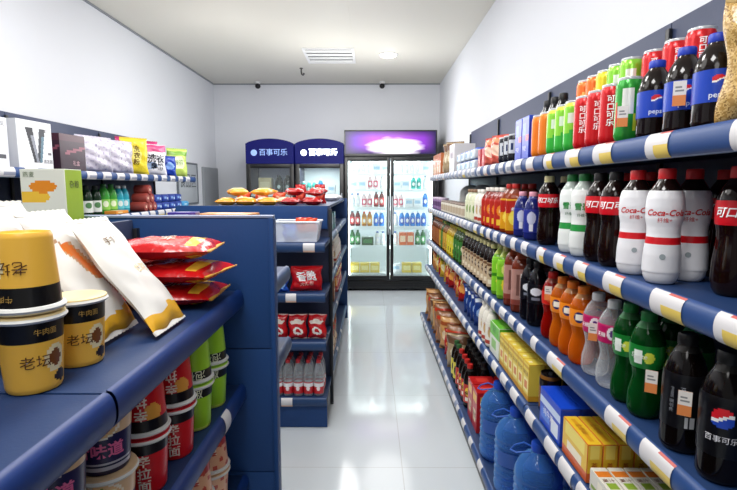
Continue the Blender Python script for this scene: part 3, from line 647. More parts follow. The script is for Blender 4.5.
for k, liq, lb, cp, h in (('chill_white', '#e4e6e2', '#d8dce4', '#3a6ac0', .17), ('chill_pink', '#e0c8c8', '#c8506a', '#e8e8ec', .17), ('chill_red', '#6a1a18', '#c02428', '#1c1c20', .19),
                          ('chill_blue', '#2a86d8', '#1f5cc0', '#e8eef4', .183), ('chill_green', '#2f6a3a', '#3f9a4a', '#1f5a2a', .19), ('chill_amber', '#b87a2a', '#d8a03a', '#c83a1c', .18), ('chill_teal', '#3ac0b0', '#1f9a90', '#e8f4f2', .155)):
    bottle(k, 'chilled_bottle', 'bottle', h, .032, 'straight', liq, (.15, .6), label(lb, [(0, .5, .5, .3, '#f0f0ea', 1)]), cp, seg=14)
carton('chill_green_box', 'drink_box', 'box', .15, .12, .10, prn('#3a5a34', ('front', .1, .9, .3, .8, '#4a8a4a')))
carton('chill_orange_box', 'drink_box', 'box', .09, .10, .16, prn('#e2703a', ('front', .15, .85, .3, .7, '#f4d8b8')))
carton('chill_yellow_box', 'drink_box', 'box', .12, .12, .12, prn('#e8cc4a', ('front', .1, .9, .3, .7, '#f6e89a')))
carton('chill_white_box', 'drink_box', 'box', .10, .10, .11, prn('#e8eaec', ('front', .1, .9, .35, .7, '#a8c8e0')))

# ------------------------------------------------------------------ room
XL, XR, YB, YF, H = -2.11, .92, 6.75, -1.2, 2.67
struct('floor', MB().box(XL-.1, XR+.1, YF, YB+.1, -.1, 0), 'floor')
struct('wall_back', MB().box(XL-.1, XR+.1, YB, YB+.1, 0, H), 'wall')
struct('wall_left', MB().box(XL-.1, XL, YF, YB, 0, H), 'wall')
struct('wall_right', MB().box(XR, XR+.1, YF, YB, 0, H), 'wall')
struct('ceiling', MB().box(XL-.1, -.175, YF, YB+.1, H, H+.06).box(-.169, XR+.1, YF, YB+.1, H, H+.06).box(-.18, -.16, YF, YB+.1, H+.003, H+.05), 'ceil')
gm = mat('grey_trim', C('#8f9499'), rough=.5); M['trim'] = gm
struct('trim_1', MB().box(XL, XL+.014, YF, YB, H-.014, H).box(XL, XR, YB-.014, YB, H-.014, H), 'trim')
struct('wall_panel_1', MB().box(XL, XL+.03, 6.15, 6.72, 0, 1.55, b=.004), 'trim')  # flat grey upright panel against the left wall

def lamp(x, y, lab):
    r = link('ceiling_downlight', None); r.location = (x, y, H); r['label'] = lab; r['category'] = 'ceiling light'; r['group'] = 'round ceiling downlights'
    put(Part('trim_ring', MB().lathe([(.082, 0), (.098, 0), (.100, -.004), (.094, -.010), (.084, -.011), (.082, -.004)], C('#f0f0f0'), 32, cap0=False, cap1=False), 'satin'), r)
    put(Part('diffuser', MB().lathe([(.083, -.006), (.075, -.016), (.055, -.024), (.03, -.028), (0, -.029)], W, 32, cap0=False, cap1=False), 'lamp'), r)
lamp(.18, 5.3, 'round glowing white ceiling downlight in front of the fridges')

v = link('ceiling_vent', None); v.location = (-.43, 5.33, H); v['label'] = 'square white louvred air vent in the ceiling left of the lamp'; v['category'] = 'vent'
fr = MB().box(-.26, .26, -.29, -.262, -.014, 0, W, .002).box(-.26, .26, .262, .29, -.014, 0, W, .002).box(-.26, -.235, -.262, .262, -.014, 0, W, .002).box(.235, .26, -.262, .262, -.014, 0, W, .002)
put(Part('vent_frame', fr, 'satin'), v)
put(Part('duct_back', MB().box(-.235, .235, -.262, .262, -.003, 0, C('#5a5a56')), 'satin'), v)
for k in range(4):
    mb = MB().box(-.235, .235, -.046, .046, -.003, .0, C('#f4f4f0'), .001)
    mb.v = [(x, y+(-.195+k*.13), z-.012) for x, y, z in mb.v]
    put(Part('louvre_slat', mb, 'satin'), v)
hk = link('ceiling_hook', None); hk.location = (-.81, 5.88, H); hk['label'] = 'short dark hook hanging from the ceiling beside the vent'; hk['category'] = 'hook'
put(Part('base_plate', MB().lathe([(.02, 0), (.02, -.008), (0, -.008)], C('#55534e'), 14), 'satin'), hk)
put(Part('hook_rod', MB().tube([(0, 0, -.008), (0, 0, -.05), (.006, 0, -.07), (.018, 0, -.08), (.03, 0, -.07), (.03, 0, -.055)], .009, C('#3a3834')), 'satin'), hk)
for x, lab in ((-1.486, 'small black dome security camera on the ceiling above the blue fridges'), (.145, 'small black dome security camera on the ceiling above the double-door fridge')):
    c = link('security_camera', None); c.location = (x, 6.62, H); c['label'] = lab; c['category'] = 'camera'; c['group'] = 'ceiling security cameras'
    put(Part('mount', MB().lathe([(.035, 0), (.035, -.02), (.03, -.026), (0, -.026)], C('#e8e8e8'), 20), 'satin'), c)
    put(Part('camera_ball', MB().lathe([(.036*math.cos(a), -.056+.034*math.sin(a)) for a in [PI/2-.35-(PI-.36)*k/10 for k in range(11)]], C('#0a0a0c'), 20), 'black', ang=2), c)
sg = link('wall_notice', None); sg.location = (XL, 5.65, 1.32); sg['label'] = 'grey framed notice board with dark characters on the left wall'; sg['category'] = 'sign'
put(Part('board', MB().box(.002, .016, -.29, .29, -.20, .24, C('#b6bcc2'), .003), 'satin'), sg)
put(Part('frame', MB().box(.002, .022, -.31, -.29, -.22, .26, C('#6a7078')).box(.002, .022, .29, .31, -.22, .26, C('#6a7078')).box(.002, .022, -.29, .29, .24, .26, C('#6a7078')).box(.002, .022, -.29, .29, -.22, -.20, C('#6a7078')), 'satin'), sg)
tv, tf = text_raw('食品区', .17)
put(Part('lettering', MB().add([(.0175, x, y+.04) for x, y in tv], tf, C('#3f454c')), 'print', ang=3), sg)

# ------------------------------------------------------------------ shelving
rail_m = mat('rail_plastic', attr=True, rough=.42, spec=.35); M['rail'] = rail_m
def rail_profile(off=0.):
    """(y, z) of the rounded price rail, front at y=0, top at z=0"""
    o = []
    for k in range(9):
        a = -PI/2 + PI*k/8
        o.append((.014 - (.014+off)*math.cos(a)**.8 if math.cos(a) > 1e-6 else .014, -.0215 - (.0245+off*.4)*math.sin(-a)))
    return o
def rail(x0, x1, yf, zs, col, bead, off=0., tag=None):
    mb = MB(); P = rail_profile(off)
    n = len(P)-1
    def pos(u, q):
        k = min(n-1, int(q*n)); f = q*n-k
        y, z = P[k][0]+(P[k+1][0]-P[k][0])*f, P[k][1]+(P[k+1][1]-P[k][1])*f
        return (x0+(x1-x0)*u, yf+y, zs+z)
    if tag is None:
        mb.grid(pos, lambda u, q: C(bead) if q < .14 else C(col), 1, 8)
        back = [(x0, yf+.014, zs-.046), (x1, yf+.014, zs-.046), (x1, yf+.014, zs+.003), (x0, yf+.014, zs+.003)]
        mb.add(back, [(3, 2, 1, 0)], C(col))
    else:
        lo, hi = .10, .92
        mb.grid(lambda u, q: pos(u, lo+(hi-lo)*q), tag, 8, 8)
    return mb
def tagcol(style):
    w, y, r_, g = C('#d2d0d2'), C('#dcc05a'), C('#c0564e'), C('#8c90a0')
    def f(u, q):
        if style == 0: return y if (u > .35 and q < .5) else (r_ if u > .55 and q > .86 else w)
        if style == 1: return y if q < .4 else w
        if style == 2: return C('#e2b8a0') if q < .25 else w
        return g if .3 < q < .5 and u > .2 else w
    return f
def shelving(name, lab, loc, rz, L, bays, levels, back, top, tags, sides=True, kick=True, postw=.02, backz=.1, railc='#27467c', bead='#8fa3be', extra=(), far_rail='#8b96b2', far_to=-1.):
    """local frame: runs along +X, faces -Y; levels = (z, front y)"""
    r = link(name, None); r.location = loc; r.rotation_euler = (0, 0, rz); r['label'] = lab; r['category'] = 'shelving'
    for a, b in zip(bays, bays[1:]):
        put(Part('back_panel', MB().box(a+.002, b-.002, back, back+.014, backz, top, C('#3c4a72'), .002), 'backp'), r)
        for li, (z, yf) in enumerate(levels):
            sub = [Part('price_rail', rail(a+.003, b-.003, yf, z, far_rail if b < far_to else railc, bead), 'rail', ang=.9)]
            for t0, t1, st in tags[li]:
                if a <= (t0+t1)/2 < b: sub.append(Part('price_tag', rail(max(a+.004, t0), min(b-.004, t1), yf, z, '', '', .0016, tagcol(st)), 'tagp', ang=.9))
            put(Part('shelf', MB().box(a+.002, b-.002, yf+.0145, back-.001, z-.026, z, C('#33508a'), .002), 'shelf', sub), r)
        if kick: put(Part('kick_plate', MB().box(a+.002, b-.002, levels[-1][1]+.03, levels[-1][1]+.045, .002, levels[-1][0]-.03, C('#20242e'), .002), 'panel' if name == 'end_display' else 'dark'), r)
    for x in bays:
        put(Part('upright_post', MB().box(x-postw/2, x+postw/2, back-.012, back-.001, 0, top-.02, C('#15181f'), .002), 'dark'), r)
    for p in extra: put(p, r)
    return r
def px2Y(x, X): return 490*X/(x-371)

# --- right-hand wall unit: local x = 4.5 - Y
SZ = [(1.398, .07), (1.112, .06), (.823, .055), (.588, .04), (.135, 0.)]
rt = []
for li, (z, yf) in enumerate(SZ):
    X = .46+yf; tg = []
    near = {0: [(722, 745), (640, 662), (589, 607), (562, 575), (541, 549)], 1: [(722, 748), (655, 688), (606, 625), (576, 588), (555, 565), (538, 545)], 2: [(655, 690), (616, 640), (553, 569)], 3: [(554, 566), (570, 584), (533, 541), (590, 606)], 4: [(484, 488), (474, 477), (466, 469)]}[li]
    for i, (a, b) in enumerate(near):
        y0, y1 = px2Y(b, X), px2Y(a, X); tg.append((4.5-y1, 4.5-y0, 0 if li < 3 else 2))
    y = px2Y(near[-1][0] if li != 3 else 533, X)+.10
    if li == 3: y = px2Y(533, X)+.1
    while y < 4.4:
        w = rnd.uniform(.06, .085); tg.append((4.5-y-w, 4.5-y, rnd.choice((3, 3, 1, 2)))); y += w+rnd.uniform(.035, .085)
    rt.append(tg)
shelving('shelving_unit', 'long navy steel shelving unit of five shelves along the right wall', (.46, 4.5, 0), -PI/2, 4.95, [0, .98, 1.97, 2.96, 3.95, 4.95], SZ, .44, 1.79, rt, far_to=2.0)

# --- near left island: local x = Y + .03, local y = -.24 - X
def simpletags(L, step=.3, st=2, s=.05, off=.1): return [(off+k*step, off+k*step+s, st) for k in range(int((L-off)/step))]
NZ = [(1.05, .07), (.812, .07), (.573, .07), (.135, 0.)]
ep = []
for i, (z0, z1) in enumerate(((0, .575), (.5755, .90), (.9005, 1.226))):
    ep.append(Part('end_panel', MB().box(1.205, 1.228, .006, .70, z0+.002, z1, C('#3a5585'), .002), 'panel'))
ep.append(Part('panel_edge', MB().box(1.198, 1.235, -.006, .006, .002, 1.226, C('#5a78ac'), .003), 'panel'))
ep.append(Part('panel_cap', MB().box(1.203, 1.232, -.004, .70, 1.2265, 1.232, C('#8a97b4'), .001), 'satin'))
ep.append(Part('rear_shelf', MB().box(0, 1.2, .36, .64, 1.025, 1.05, C('#33508a'), .002), 'shelf'))
ep.append(Part('rear_deck', MB().box(0, 1.2, .36, .68, .09, .13, C('#33508a'), .002), 'shelf'))
shelving('island_shelving', 'near left navy island shelving stacked with noodle cups and bread', (-.24, -.03, 0), PI/2, 1.2, [0, .6, 1.2], NZ, .33, 1.222,
         [[], [(1.02, 1.06, 2), (.72, .76, 2)], [(.9, .95, 2)], []], extra=ep, railc='#0f2f6c', bead='#173a78')
# --- short unit behind the end panel
TZ = [(1.05, .01), (.82, .01), (.155, 0.)]
shelving('gable_shelving', 'short navy shelving section right behind the near end panel', (-.245, 1.215, 0), PI/2, .32, [0, .32], TZ, .33, 1.176, [[], [], []], railc='#1c3a66', bead='#1c3a66',
         extra=[Part('top_board', MB().box(0, .32, .06, .345, 1.178, 1.2, C('#33508a'), .003), 'shelf')])
# --- second island: end display facing the camera, aisle side behind it
EZ = [(1.01, 0.), (.745, 0.), (.485, 0.), (.175, 0.)]
shelving('end_display', 'navy end display with red packs facing the camera mid aisle', (-1.12, 2.5, 0), 0, .885, [0, .4425, .885], EZ, .33, 1.193,
         [[(.77, .83, 2)], [(.675, .73, 2)], [], [(.64, .70, 2)]], railc='#243f68', bead='#6a80a4',
         extra=[Part('header_panel', MB().box(0, .87, .305, .311, 1.06, 1.193, C('#3a5585'), .002), 'panel')])
AZ = [(1.0, .0), (.74, .0), (.48, .0), (.135, 0.)]
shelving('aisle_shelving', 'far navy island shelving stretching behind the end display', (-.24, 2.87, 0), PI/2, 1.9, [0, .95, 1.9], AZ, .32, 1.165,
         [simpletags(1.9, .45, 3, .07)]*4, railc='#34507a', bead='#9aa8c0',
         extra=[Part('end_panel', MB().box(1.903, 1.928, -.006, .66, .002, 1.19, C('#3a5585'), .003), 'panel'),
                Part('top_board', MB().box(0, 1.9, .02, .66, 1.167, 1.187, C('#33508a'), .003), 'shelf')])
# --- left wall unit
WZ = [(1.39, 0.), (1.118, 0.), (.84, 0.), (.56, 0.), (.135, 0.)]
shelving('shelving_unit', 'navy wall shelving with boxed appliances and detergent along the left wall', (-1.65, .9, 0), PI/2, 3.75, [0, .95, 1.9, 2.85, 3.75], WZ, .40, 1.72,
         [simpletags(3.75, .17, 3, .10), simpletags(3.75, .14, 1, .11), simpletags(3.75, .3), simpletags(3.75, .3), simpletags(3.75, .3)], bead='#8fa3be')

# ------------------------------------------------------------------ goods, right-hand unit
RR = -.55
z1, z2, z3, z4, z5 = [q[0] for q in SZ]
T1, T2, T3, T4, T5 = 'on the right top shelf', 'on the right second shelf', 'on the right third shelf', 'on the right fourth shelf', 'on the right bottom deck'
spawn('tan_bag', (.617, .768, z1), -.6, 'tan grainy nut bag at the near end of the right top shelf', None)
run('mini_cola', [(.585, .862, z1), (.585, .945, z1), (.585, 1.04, z1)], RR, 'small blue-capped cola bottle', T1)
spawn('mini_cola', (.655, 1.07, z1), RR, 'small blue-capped cola bottle half hidden in the second row of the top shelf', None)
hs = .122
def stack(kind, ys, X, h, desc):
    run(kind, [(X, y, z1) for y in ys], RR, 'lower '+desc, 'of top shelf', group=desc)
    run(kind, [(X, y, z1+h) for y in ys], RR, 'upper '+desc, 'of top shelf', group=desc)
stack('red_can_short', [1.125, 1.21, 1.30], .725, hs, 'red cola can in back row')
stack('green_can_short', [1.375, 1.445], .705, hs, 'green soda can')
stack('yellow_can_short', [1.515], .705, hs, 'yellow soda can')
stack('orange_can_short', [1.585, 1.655], .705, hs, 'orange soda can')
spawn('green_can', (.575, 1.125, z1), RR, 'slim green and white can on the top shelf between red cans and cola bottles', None)
run('red_can', [(.575, 1.20, z1), (.575, 1.275, z1), (.575, 1.35, z1)], RR, 'slim bright red cola can', 'on the right top shelf rail')
run('lime_can', [(.575, 1.42, z1), (.575, 1.488, z1), (.575, 1.556, z1)], RR, 'slim lime green soda can', T1)
run('orange_can', [(.575, 1.63, z1), (.575, 1.70, z1)], RR, 'slim orange soda can', T1)
run('dark_soda', [(.665, 1.745, z1), (.665, 1.82, z1), (.665, 1.895, z1)], RR, 'dark soda bottle behind slim cans', T1)
run('blue_box', [(.59, 1.80, z1, 0.), (.59, 1.885, z1, 0.)], 0, 'royal blue drink carton with red spot', T1)
run('dark_can', [(.575, 2.0, z1), (.575, 2.07, z1), (.575, 2.14, z1)], RR, 'short dark can with white band', T1)
run('orange_can_short', [(.645, 2.06, z1+.0), (.645, 2.15, z1)], RR, 'orange can behind the dark cans', T1)
run('salmon_bag', [(.585, 2.27, z1, -1.1), (.585, 2.40, z1, -1.1)], -1.2, 'salmon red snack bag', T1)
run('red_pack', [(.60, 2.51, z1, 0.), (.60, 2.60, z1, 0.)], 0, 'red tissue pack', T1)
for k in range(4):
    for j in range(2):
        spawn('wipes', (.622, 2.74+.145*k, z1+j*.058), -PI/2, f'{("lower", "upper")[j]} blue-lidded wet wipes pack on right top shelf, {("nearest", "second", "third", "farthest")[k]} stack of four', 'wet wipes on the top shelf')
spawn('tall_white', (.625, 3.42, z1), 0, 'tall white tissue box beyond the wet wipes on the top shelf', None)
run('tan_sack', [(.62, 3.66, z1, -.7), (.62, 3.82, z1, -.7)], -.7, 'tall tan snack sack', T1)
run('orange_box', [(.60, 3.97, z1, 0.), (.60, 4.09, z1, 0.), (.60, 4.21, z1, 0.), (.60, 4.33, z1, 0.)], 0, 'tan orange biscuit box', T1)

# second shelf
spawn('cola', (.63, .845, z2), -.62, 'dark cola bottle with red label at the near end of the second shelf', None)
run('white_cola', [(.572, .958, z2, -.5), (.643, .985, z2, -.62)], RR, 'white-sleeved cola bottle with red cap', 'in the pair '+T2[3:])
spawn('white_cola', (.572, 1.062, z2), -.45, 'white-sleeved cola bottle with red cap standing farthest of the three', None)
run('cola_dark', [(.577, 1.165, z2, -.55), (.577, 1.245, z2, -.5)], RR, 'dark-capped cola bottle with red label', 'behind the white cola bottles')
run('white_lemon', [(.577, 1.335, z2), (.577, 1.415, z2)], RR, 'white-sleeved green-capped soda bottle', 'in front row, second shelf')
run('white_lemon', [(.65, 1.375, z2), (.65, 1.455, z2)], RR, 'white-sleeved green-capped soda bottle', 'in back row, second shelf')
spawn('cola_yellow', (.577, 1.60, z2), RR, 'yellow-capped dark cola bottle at the rail of the second shelf', None)
spawn('cola_yellow', (.65, 1.655, z2), RR, 'yellow-capped dark cola bottle half behind its twin on the second shelf', None)
run('cola', [(.715, .90, z2), (.73, 1.02, z2), (.655, 1.10, z2), (.67, 1.19, z2), (.66, 1.28, z2)], RR, 'dark red-capped cola bottle', 'in shadow behind front row, second shelf')
run('violet_drink', [(.575, 1.745, z2), (.575, 1.865, z2)], RR, 'short dark blue drink bottle with pink cap', T2)
spawn('orange_cap_tea', (.65, 1.80, z2), RR, 'orange-capped red tea bottle behind the blue drinks on the second shelf', None)
run('iced_tea', [(.575, 1.955, z2), (.575, 2.04, z2), (.65, 1.99, z2), (.65, 2.08, z2)], RR, 'red and yellow iced tea bottle', T2)
run('red_tea', [(.575, 2.14, z2), (.575, 2.225, z2), (.575, 2.31, z2), (.575, 2.395, z2)], RR, 'white-capped red herbal tea bottle', T2)
run('white_milk', [(.572, 2.49, z2), (.572, 2.57, z2)], RR, 'white milk drink bottle', T2)
run('pale_green_milk', [(.572, 2.66, z2), (.572, 2.74, z2), (.572, 2.82, z2)], RR, 'pale green milk drink bottle', T2)
run('white_jar', [(.585, 2.95+.105*k, z2) for k in range(9)], RR, 'off-white snack jar', T2)
run('purple_jar', [(.585, 3.95, z2), (.585, 4.05, z2), (.585, 4.15, z2), (.585, 4.25, z2), (.585, 4.35, z2)], RR, 'purple snack jar', T2)
run('dome_tub', [(.76, 2.55, z2), (.76, 2.95, z2), (.76, 3.35, z2), (.76, 3.75, z2)], 0, 'grey domed tub', 'at the back of the second shelf')

# third shelf
spawn('black_cola_globe', (.577, .765, z3), -.68, 'dark cola bottle with round tricolour mark at the near end of the third shelf', None)
spawn('black_cola_text', (.572, .86, z3), -.62, 'dark cola bottle with barcode and small grey print on the third shelf', None)
run('green_soda', [(.575, .99, z3), (.575, 1.062, z3), (.65, .955, z3), (.65, 1.03, z3), (.65, 1.105, z3)], RR, 'green lemon soda bottle', T3)
run('pink_soda', [(.578, 1.14, z3, -.5), (.578, 1.222, z3, -.6)], RR, 'clear soda bottle with magenta label', T3)
run('orange_soda', [(.575, 1.30, z3, -.4), (.575, 1.372, z3, -.5), (.575, 1.444, z3, -.6)], RR, 'orange soda bottle', T3)
run('orange_soda', [(.65, 1.34, z3), (.65, 1.42, z3)], RR, 'orange soda bottle in second row', T3)
run('red_soda', [(.575, 1.525, z3), (.65, 1.55, z3)], RR, 'red soda bottle', T3)
run('dark_soda', [(.575, 1.665, z3), (.65, 1.70, z3), (.575, 1.745, z3)], RR, 'dark soda bottle with white label', 'on third shelf')
run('big_tea', [(.585, 1.86, z3, -.3), (.585, 1.965, z3, -.3), (.69, 1.90, z3, -.3)], RR, 'big square brown tea bottle', T3)
run('lime_tea', [(.578, 2.075, z3, -.3), (.578, 2.165, z3, -.3), (.665, 2.12, z3, -.3)], RR, 'lime green tea bottle', T3)
run('tan_coffee', [(.572, 2.255+.078*k, z3) for k in range(9)], RR, 'tan-labelled coffee bottle', 'front row of third shelf')
run('tan_coffee', [(.645, 2.29+.078*k, z3) for k in range(9)], RR, 'tan-labelled coffee bottle', 'second row of third shelf')
yk = ['forest_tea', 'forest_tea', 'forest_tea', 'yellow_tea', 'yellow_tea', 'yellow_tea', 'amber_tea', 'amber_tea', 'forest_tea', 'amber_tea', 'brown_tea', 'brown_tea', 'brown_tea', 'brown_tea', 'brown_tea']
dn = {'forest_tea': 'dark green square tea bottle', 'yellow_tea': 'yellow square tea bottle', 'amber_tea': 'amber square tea bottle', 'brown_tea': 'orange-capped brown tea bottle'}
for row, X, off in (('rail row', .577, 0), ('back row', .662, .04)):
    for kd in dn:
        run(kd, [(X, 3.0+.095*i+off, z3, -.3) for i, k in enumerate(yk) if k == kd], RR, dn[kd], f'in {row} of third shelf')

carton('price_card', 'price_card', 'price card', .021, .0016, .044, prn('#e9e4de', ('front', 0, 1, 0, .42, '#e58a4a'), ('front', .15, .85, .55, .62, '#8a8a8a'), ('front', .15, .6, .72, .78, '#8a8a8a')), n=(6, 1, 14), b=.0003)
for x, y, z, a, lab in ((.5515, .905, z1+.045, -.55, 'white and orange price card hanging in front of the small cola bottles'), (.5425, 1.085, z1+.03, -.55, 'white price card hanging beside the slim green can'),
                        (.545, 1.173, z3+.10, -.55, 'white and orange price card hanging on the clear magenta-label soda'), (.544, 1.48, z3+.13, -.55, 'white price card hanging between red and orange sodas'),
                        (.538, .805, z3+.085, -.6, 'white and orange price card hanging by the black cola with round mark'), (.5345, .90, z3+.085, -.6, 'white and orange price card hanging by the barcode cola bottle')):
    spawn('price_card', (x, y, z), a, lab, 'hanging price cards')

# fourth shelf
order5 = ['by the rail', 'second from the rail', 'third from the rail', 'fourth from the rail', 'fifth from the rail']
for j, (yy, kd, ds) in enumerate(((1.045, 'flat_pack', 'white and orange'), (.945, 'flat_pack_brown', 'grey and brown'))):
    for i in range(5):
        spawn(kd, (.537+.0385*i, yy, z4), 0, f'{ds} flat drink pack before the yellow cartons, {order5[i]}', f'{ds} flat packs')
for i in range(4): spawn('yellow_carton', (.537+.0375*i, 1.185, z4), 0, f'slim yellow tea carton beside the blue cartons, {order5[i]}', 'slim yellow tea cartons')
for i in range(3): spawn('blue_carton', (.545+.0565*i, 1.355, z4), 0, f'royal blue milk carton beyond the slim yellow cartons, {order5[i]}', 'blue milk cartons')
run('coffee_can', [(.565, 1.485, z4), (.637, 1.485, z4), (.71, 1.485, z4)], RR, 'brown and gold coffee can beside blue cartons', 'on fourth shelf', order='from the rail', first='first')
for i in range(3):
    for k in range(6): spawn('yellow_tea_carton', (.548+.0535*i, 1.59+.0615*k, z4), 0, f'pale yellow chrysanthemum tea carton {order5[i]}, {ORD[k]} from the coffee cans' if k else f'pale yellow chrysanthemum tea carton {order5[i]}, nearest the coffee cans', 'block of pale yellow tea cartons')
spawn('green_carton', (.608, 2.02, z4), 0, 'bright green lidded snack box beyond the yellow tea cartons', None)
run('white_milk', [(.545, 2.14, z4), (.545, 2.21, z4), (.545, 2.28, z4)], RR, 'white drink bottle beyond the green box', 'on fourth shelf')
run('vermilion_bag', [(.67, 2.19, z4, -.9), (.67, 2.33, z4, -.9)], -.9, 'bright orange-red snack bag', T4)
run('navy_snack', [(.585, 2.44+.09*k, z4, -.5) for k in range(4)], -.5, 'navy blue snack bag', T4)
mixrow4 = ['red_snack', 'red_snack', 'orange_snack', 'red_snack', 'salmon_bag', 'red_snack', 'red_snack', 'yellow_snack', 'orange_snack', 'yellow_snack', 'red_snack', 'yellow_snack', 'orange_snack', 'orange_snack', 'orange_snack']
g4 = {}
for i, k in enumerate(mixrow4): g4.setdefault(k, []).append((.60+rnd.uniform(-.01, .012), 2.88+.105*i, z4, -.8+rnd.uniform(-.15, .15)))
for k, ds in (('red_snack', 'red spicy snack bag'), ('orange_snack', 'orange crisps bag'), ('yellow_snack', 'yellow corn snack bag'), ('salmon_bag', 'salmon red snack bag')):
    run(k, g4[k], -.8, ds, T4 if k != 'salmon_bag' else 'on the right fourth shelf')

# bottom deck
run('big_water', [(.552, 1.52, z5, -.6), (.552, 1.77, z5, -.6), (.552, 2.02, z5, -.6)], RR, 'large blue water bottle', 'in front row of bottom deck')
run('big_water', [(.74, 1.45, z5), (.74, 1.65, z5), (.74, 1.85, z5), (.74, 2.05, z5)], RR, 'large blue water bottle', 'in back row of bottom deck')
run('gold_box', [(.56, 2.26, z5, 0.), (.56, 2.37, z5, 0.), (.69, 2.26, z5, 0.), (.69, 2.37, z5, 0.)], 0, 'red and gold seasoning box', T5)
run('soy', [(.525, 2.50, z5), (.525, 2.575, z5), (.525, 2.65, z5)], RR, 'red-labelled soy sauce bottle', T5)
run('soy_dark', [(.60, 2.50+.078*k, z5) for k in range(6)], RR, 'dark vinegar bottle', T5)
spawn('soy', (.525, 2.74, z5), -.4, 'red-labelled soy sauce bottle apart from its row, next to the yellow-labelled one', None)
run('soy_yellow', [(.525, 2.825, z5), (.525, 2.90, z5)], RR, 'green-capped sauce bottle with yellow label', T5)
def mixrow(seq, X, y0, step, z, rz, names, where, jx=.012, ja=.18):
    g = {}
    for i, k in enumerate(seq): g.setdefault(k, []).append((X+rnd.uniform(-jx, jx), y0+step*i, z, rz+rnd.uniform(-ja, ja)))
    for k, pts in g.items(): run(k, pts, rz, names[k], where)
mixrow(['tan_sack', 'brown_sack', 'red_snack', 'peach_sack', 'brown_sack', 'orange_snack', 'brown_sack', 'peach_sack', 'tan_sack', 'brown_sack', 'orange_snack', 'peach_sack'], .575, 3.06, .122, z5, -.45,
       dict(tan_sack='tan sack', brown_sack='brown grain bag', red_snack='red snack bag', peach_sack='peach-coloured grain bag', orange_snack='orange snack bag'), 'along the right bottom deck')

# ------------------------------------------------------------------ goods, near left island
n1, n2, n3 = NZ[0][0], NZ[1][0], NZ[2][0]
def flip(kind, x, y, z, h, rz, lab, group):
    o = spawn(kind, (x, y, z+h), rz, lab, group); o.rotation_euler = (PI, 0, PI+rz); return o
def cups(kind, x, y, z, rz, col, where, top=True):
    spawn(kind, (x, y, z), rz, f'{col} upright noodle cup {where}', f'{col} noodle cups')
    if top == 'up': spawn(kind, (x, y, z+.0975), rz, f'{col} noodle cup stacked on top of another {where}', f'{col} noodle cups')
    elif top: flip(kind, x, y, z+.098, .097, rz, f'{col} inverted noodle cup {where}', f'{col} noodle cups')
cups('yellow_cup', -.423, .590, n1, .45, 'yellow and black', 'at the near end of the upper island shelf')
cups('yellow_cup', -.419, .680, n1, .35, 'yellow and black', 'in front of the bread bags', False)
cups('yellow_cup', -.518, .600, n1, .3, 'yellow and black', 'against the back panel')
cups('tan_cup', -.385, .555, n2, .3, 'navy and tan', 'nearest on the lower island shelf', 'up')
cups('tan_cup', -.375, .65, n2, .3, 'navy and tan', 'beside the red noodle cups', 'up')
cups('red_cup', -.368, .752, n2, .35, 'red and black', 'beside the navy and tan cups')
cups('red_cup', -.362, .855, n2, .35, 'red and black', 'beside the green cups')
cups('green_cup', -.362, .957, n2, .35, 'lime green', 'next to the red cups')
cups('green_cup', -.362, 1.06, n2, .35, 'lime green', 'farthest, close to the end panel')
cups('green_cup', -.465, 1.02, n2, .35, 'lime green', 'in the second row behind its twins')
cups('peach_cup', -.362, .93, n3, .35, 'peach and red', 'middle one on the lowest visible island shelf')
cups('peach_cup', -.362, 1.04, n3, .35, 'peach and red', 'farthest on the lowest visible island shelf')
cups('peach_cup', -.362, .82, n3, .35, 'peach and red', 'nearest on the lowest visible island shelf')
for i, (kd, x, y, lab) in enumerate((('bread_bag', -.350, .838, 'long white bread bag with yellow foot leaning nearest the aisle'), ('sausage_bag', -.418, .79, 'long white bag with orange picture leaning in the middle'), ('sausage_bag', -.490, .735, 'long white bag leaning hindmost against the back panel'))):
    o = spawn(kd, (x, y, n1+.006), PI/2, lab, 'leaning white bread bags'); o.rotation_euler = (-[.64, .52, .35][i], 0, PI/2)
for i in range(3):
    o = spawn('red_lying', (-.425+.012*(i % 2), 1.035-.01*i, n1+.004+.050*i), -PI/2+[.05, -.1, .12][i], f'red crisps bag lying {("at the bottom", "in the middle", "on top")[i]} of the pile by the end panel', 'red crisps bags')
spawn('red_small_bag', (-.53, 1.115, n1), .2, 'small red snack bag standing at the back behind the red pile', None)
spawn('milk_case', (-.714, 1.102, n1), .0, 'white and green oatmeal carton behind the bread bags under the left shelf', None)
spawn('slim_orange', (-.42, 1.33, 1.2), .15, 'flat orange snack pack lying on the short section top board', None)
spawn('purple_box', (-.52, 1.36, 1.2), .1, 'small purple and white box on the top board behind the end panel', None)
spawn('slim_orange', (-.42, 1.45, 1.2), -.1, 'flat orange snack pack lying at the far edge of the top board', None)

# ------------------------------------------------------------------ goods, left wall unit
LW = 1.35; w1, w2 = WZ[0][0], WZ[1][0]
run('white_box', [(-1.73, 1.93, w1, PI/2), (-1.73, 2.19, w1, PI/2)], PI/2, 'white appliance box with small grey print', 'on left top shelf')
spawn('dryer_box', (-1.73, 2.49, w1), PI/2-.05, 'white box picturing two dark hair irons on the left top shelf', None)
spawn('plum_box', (-1.73, 2.80, w1), PI/2-.05, 'dark plum gift box between the iron box and lavender bags', None)
run('lavender_bag', [(-1.74, 3.12, w1, 1.3), (-1.74, 3.40, w1, 1.3)], 1.2, 'lavender patterned bag', 'on left top shelf')
spawn('yellow_detergent', (-1.75, 3.67, w1), .85, 'yellow detergent bag on the left top shelf', None)
run('magenta_bag', [(-1.86, 3.78, w1+.0, 1.), (-1.84, 4.10, w1, .9)], 1., 'magenta pad pack at the back', 'of the left top shelf')
spawn('white_detergent', (-1.75, 4.0, w1), .9, 'white detergent bag with big black characters on the left top shelf', None)
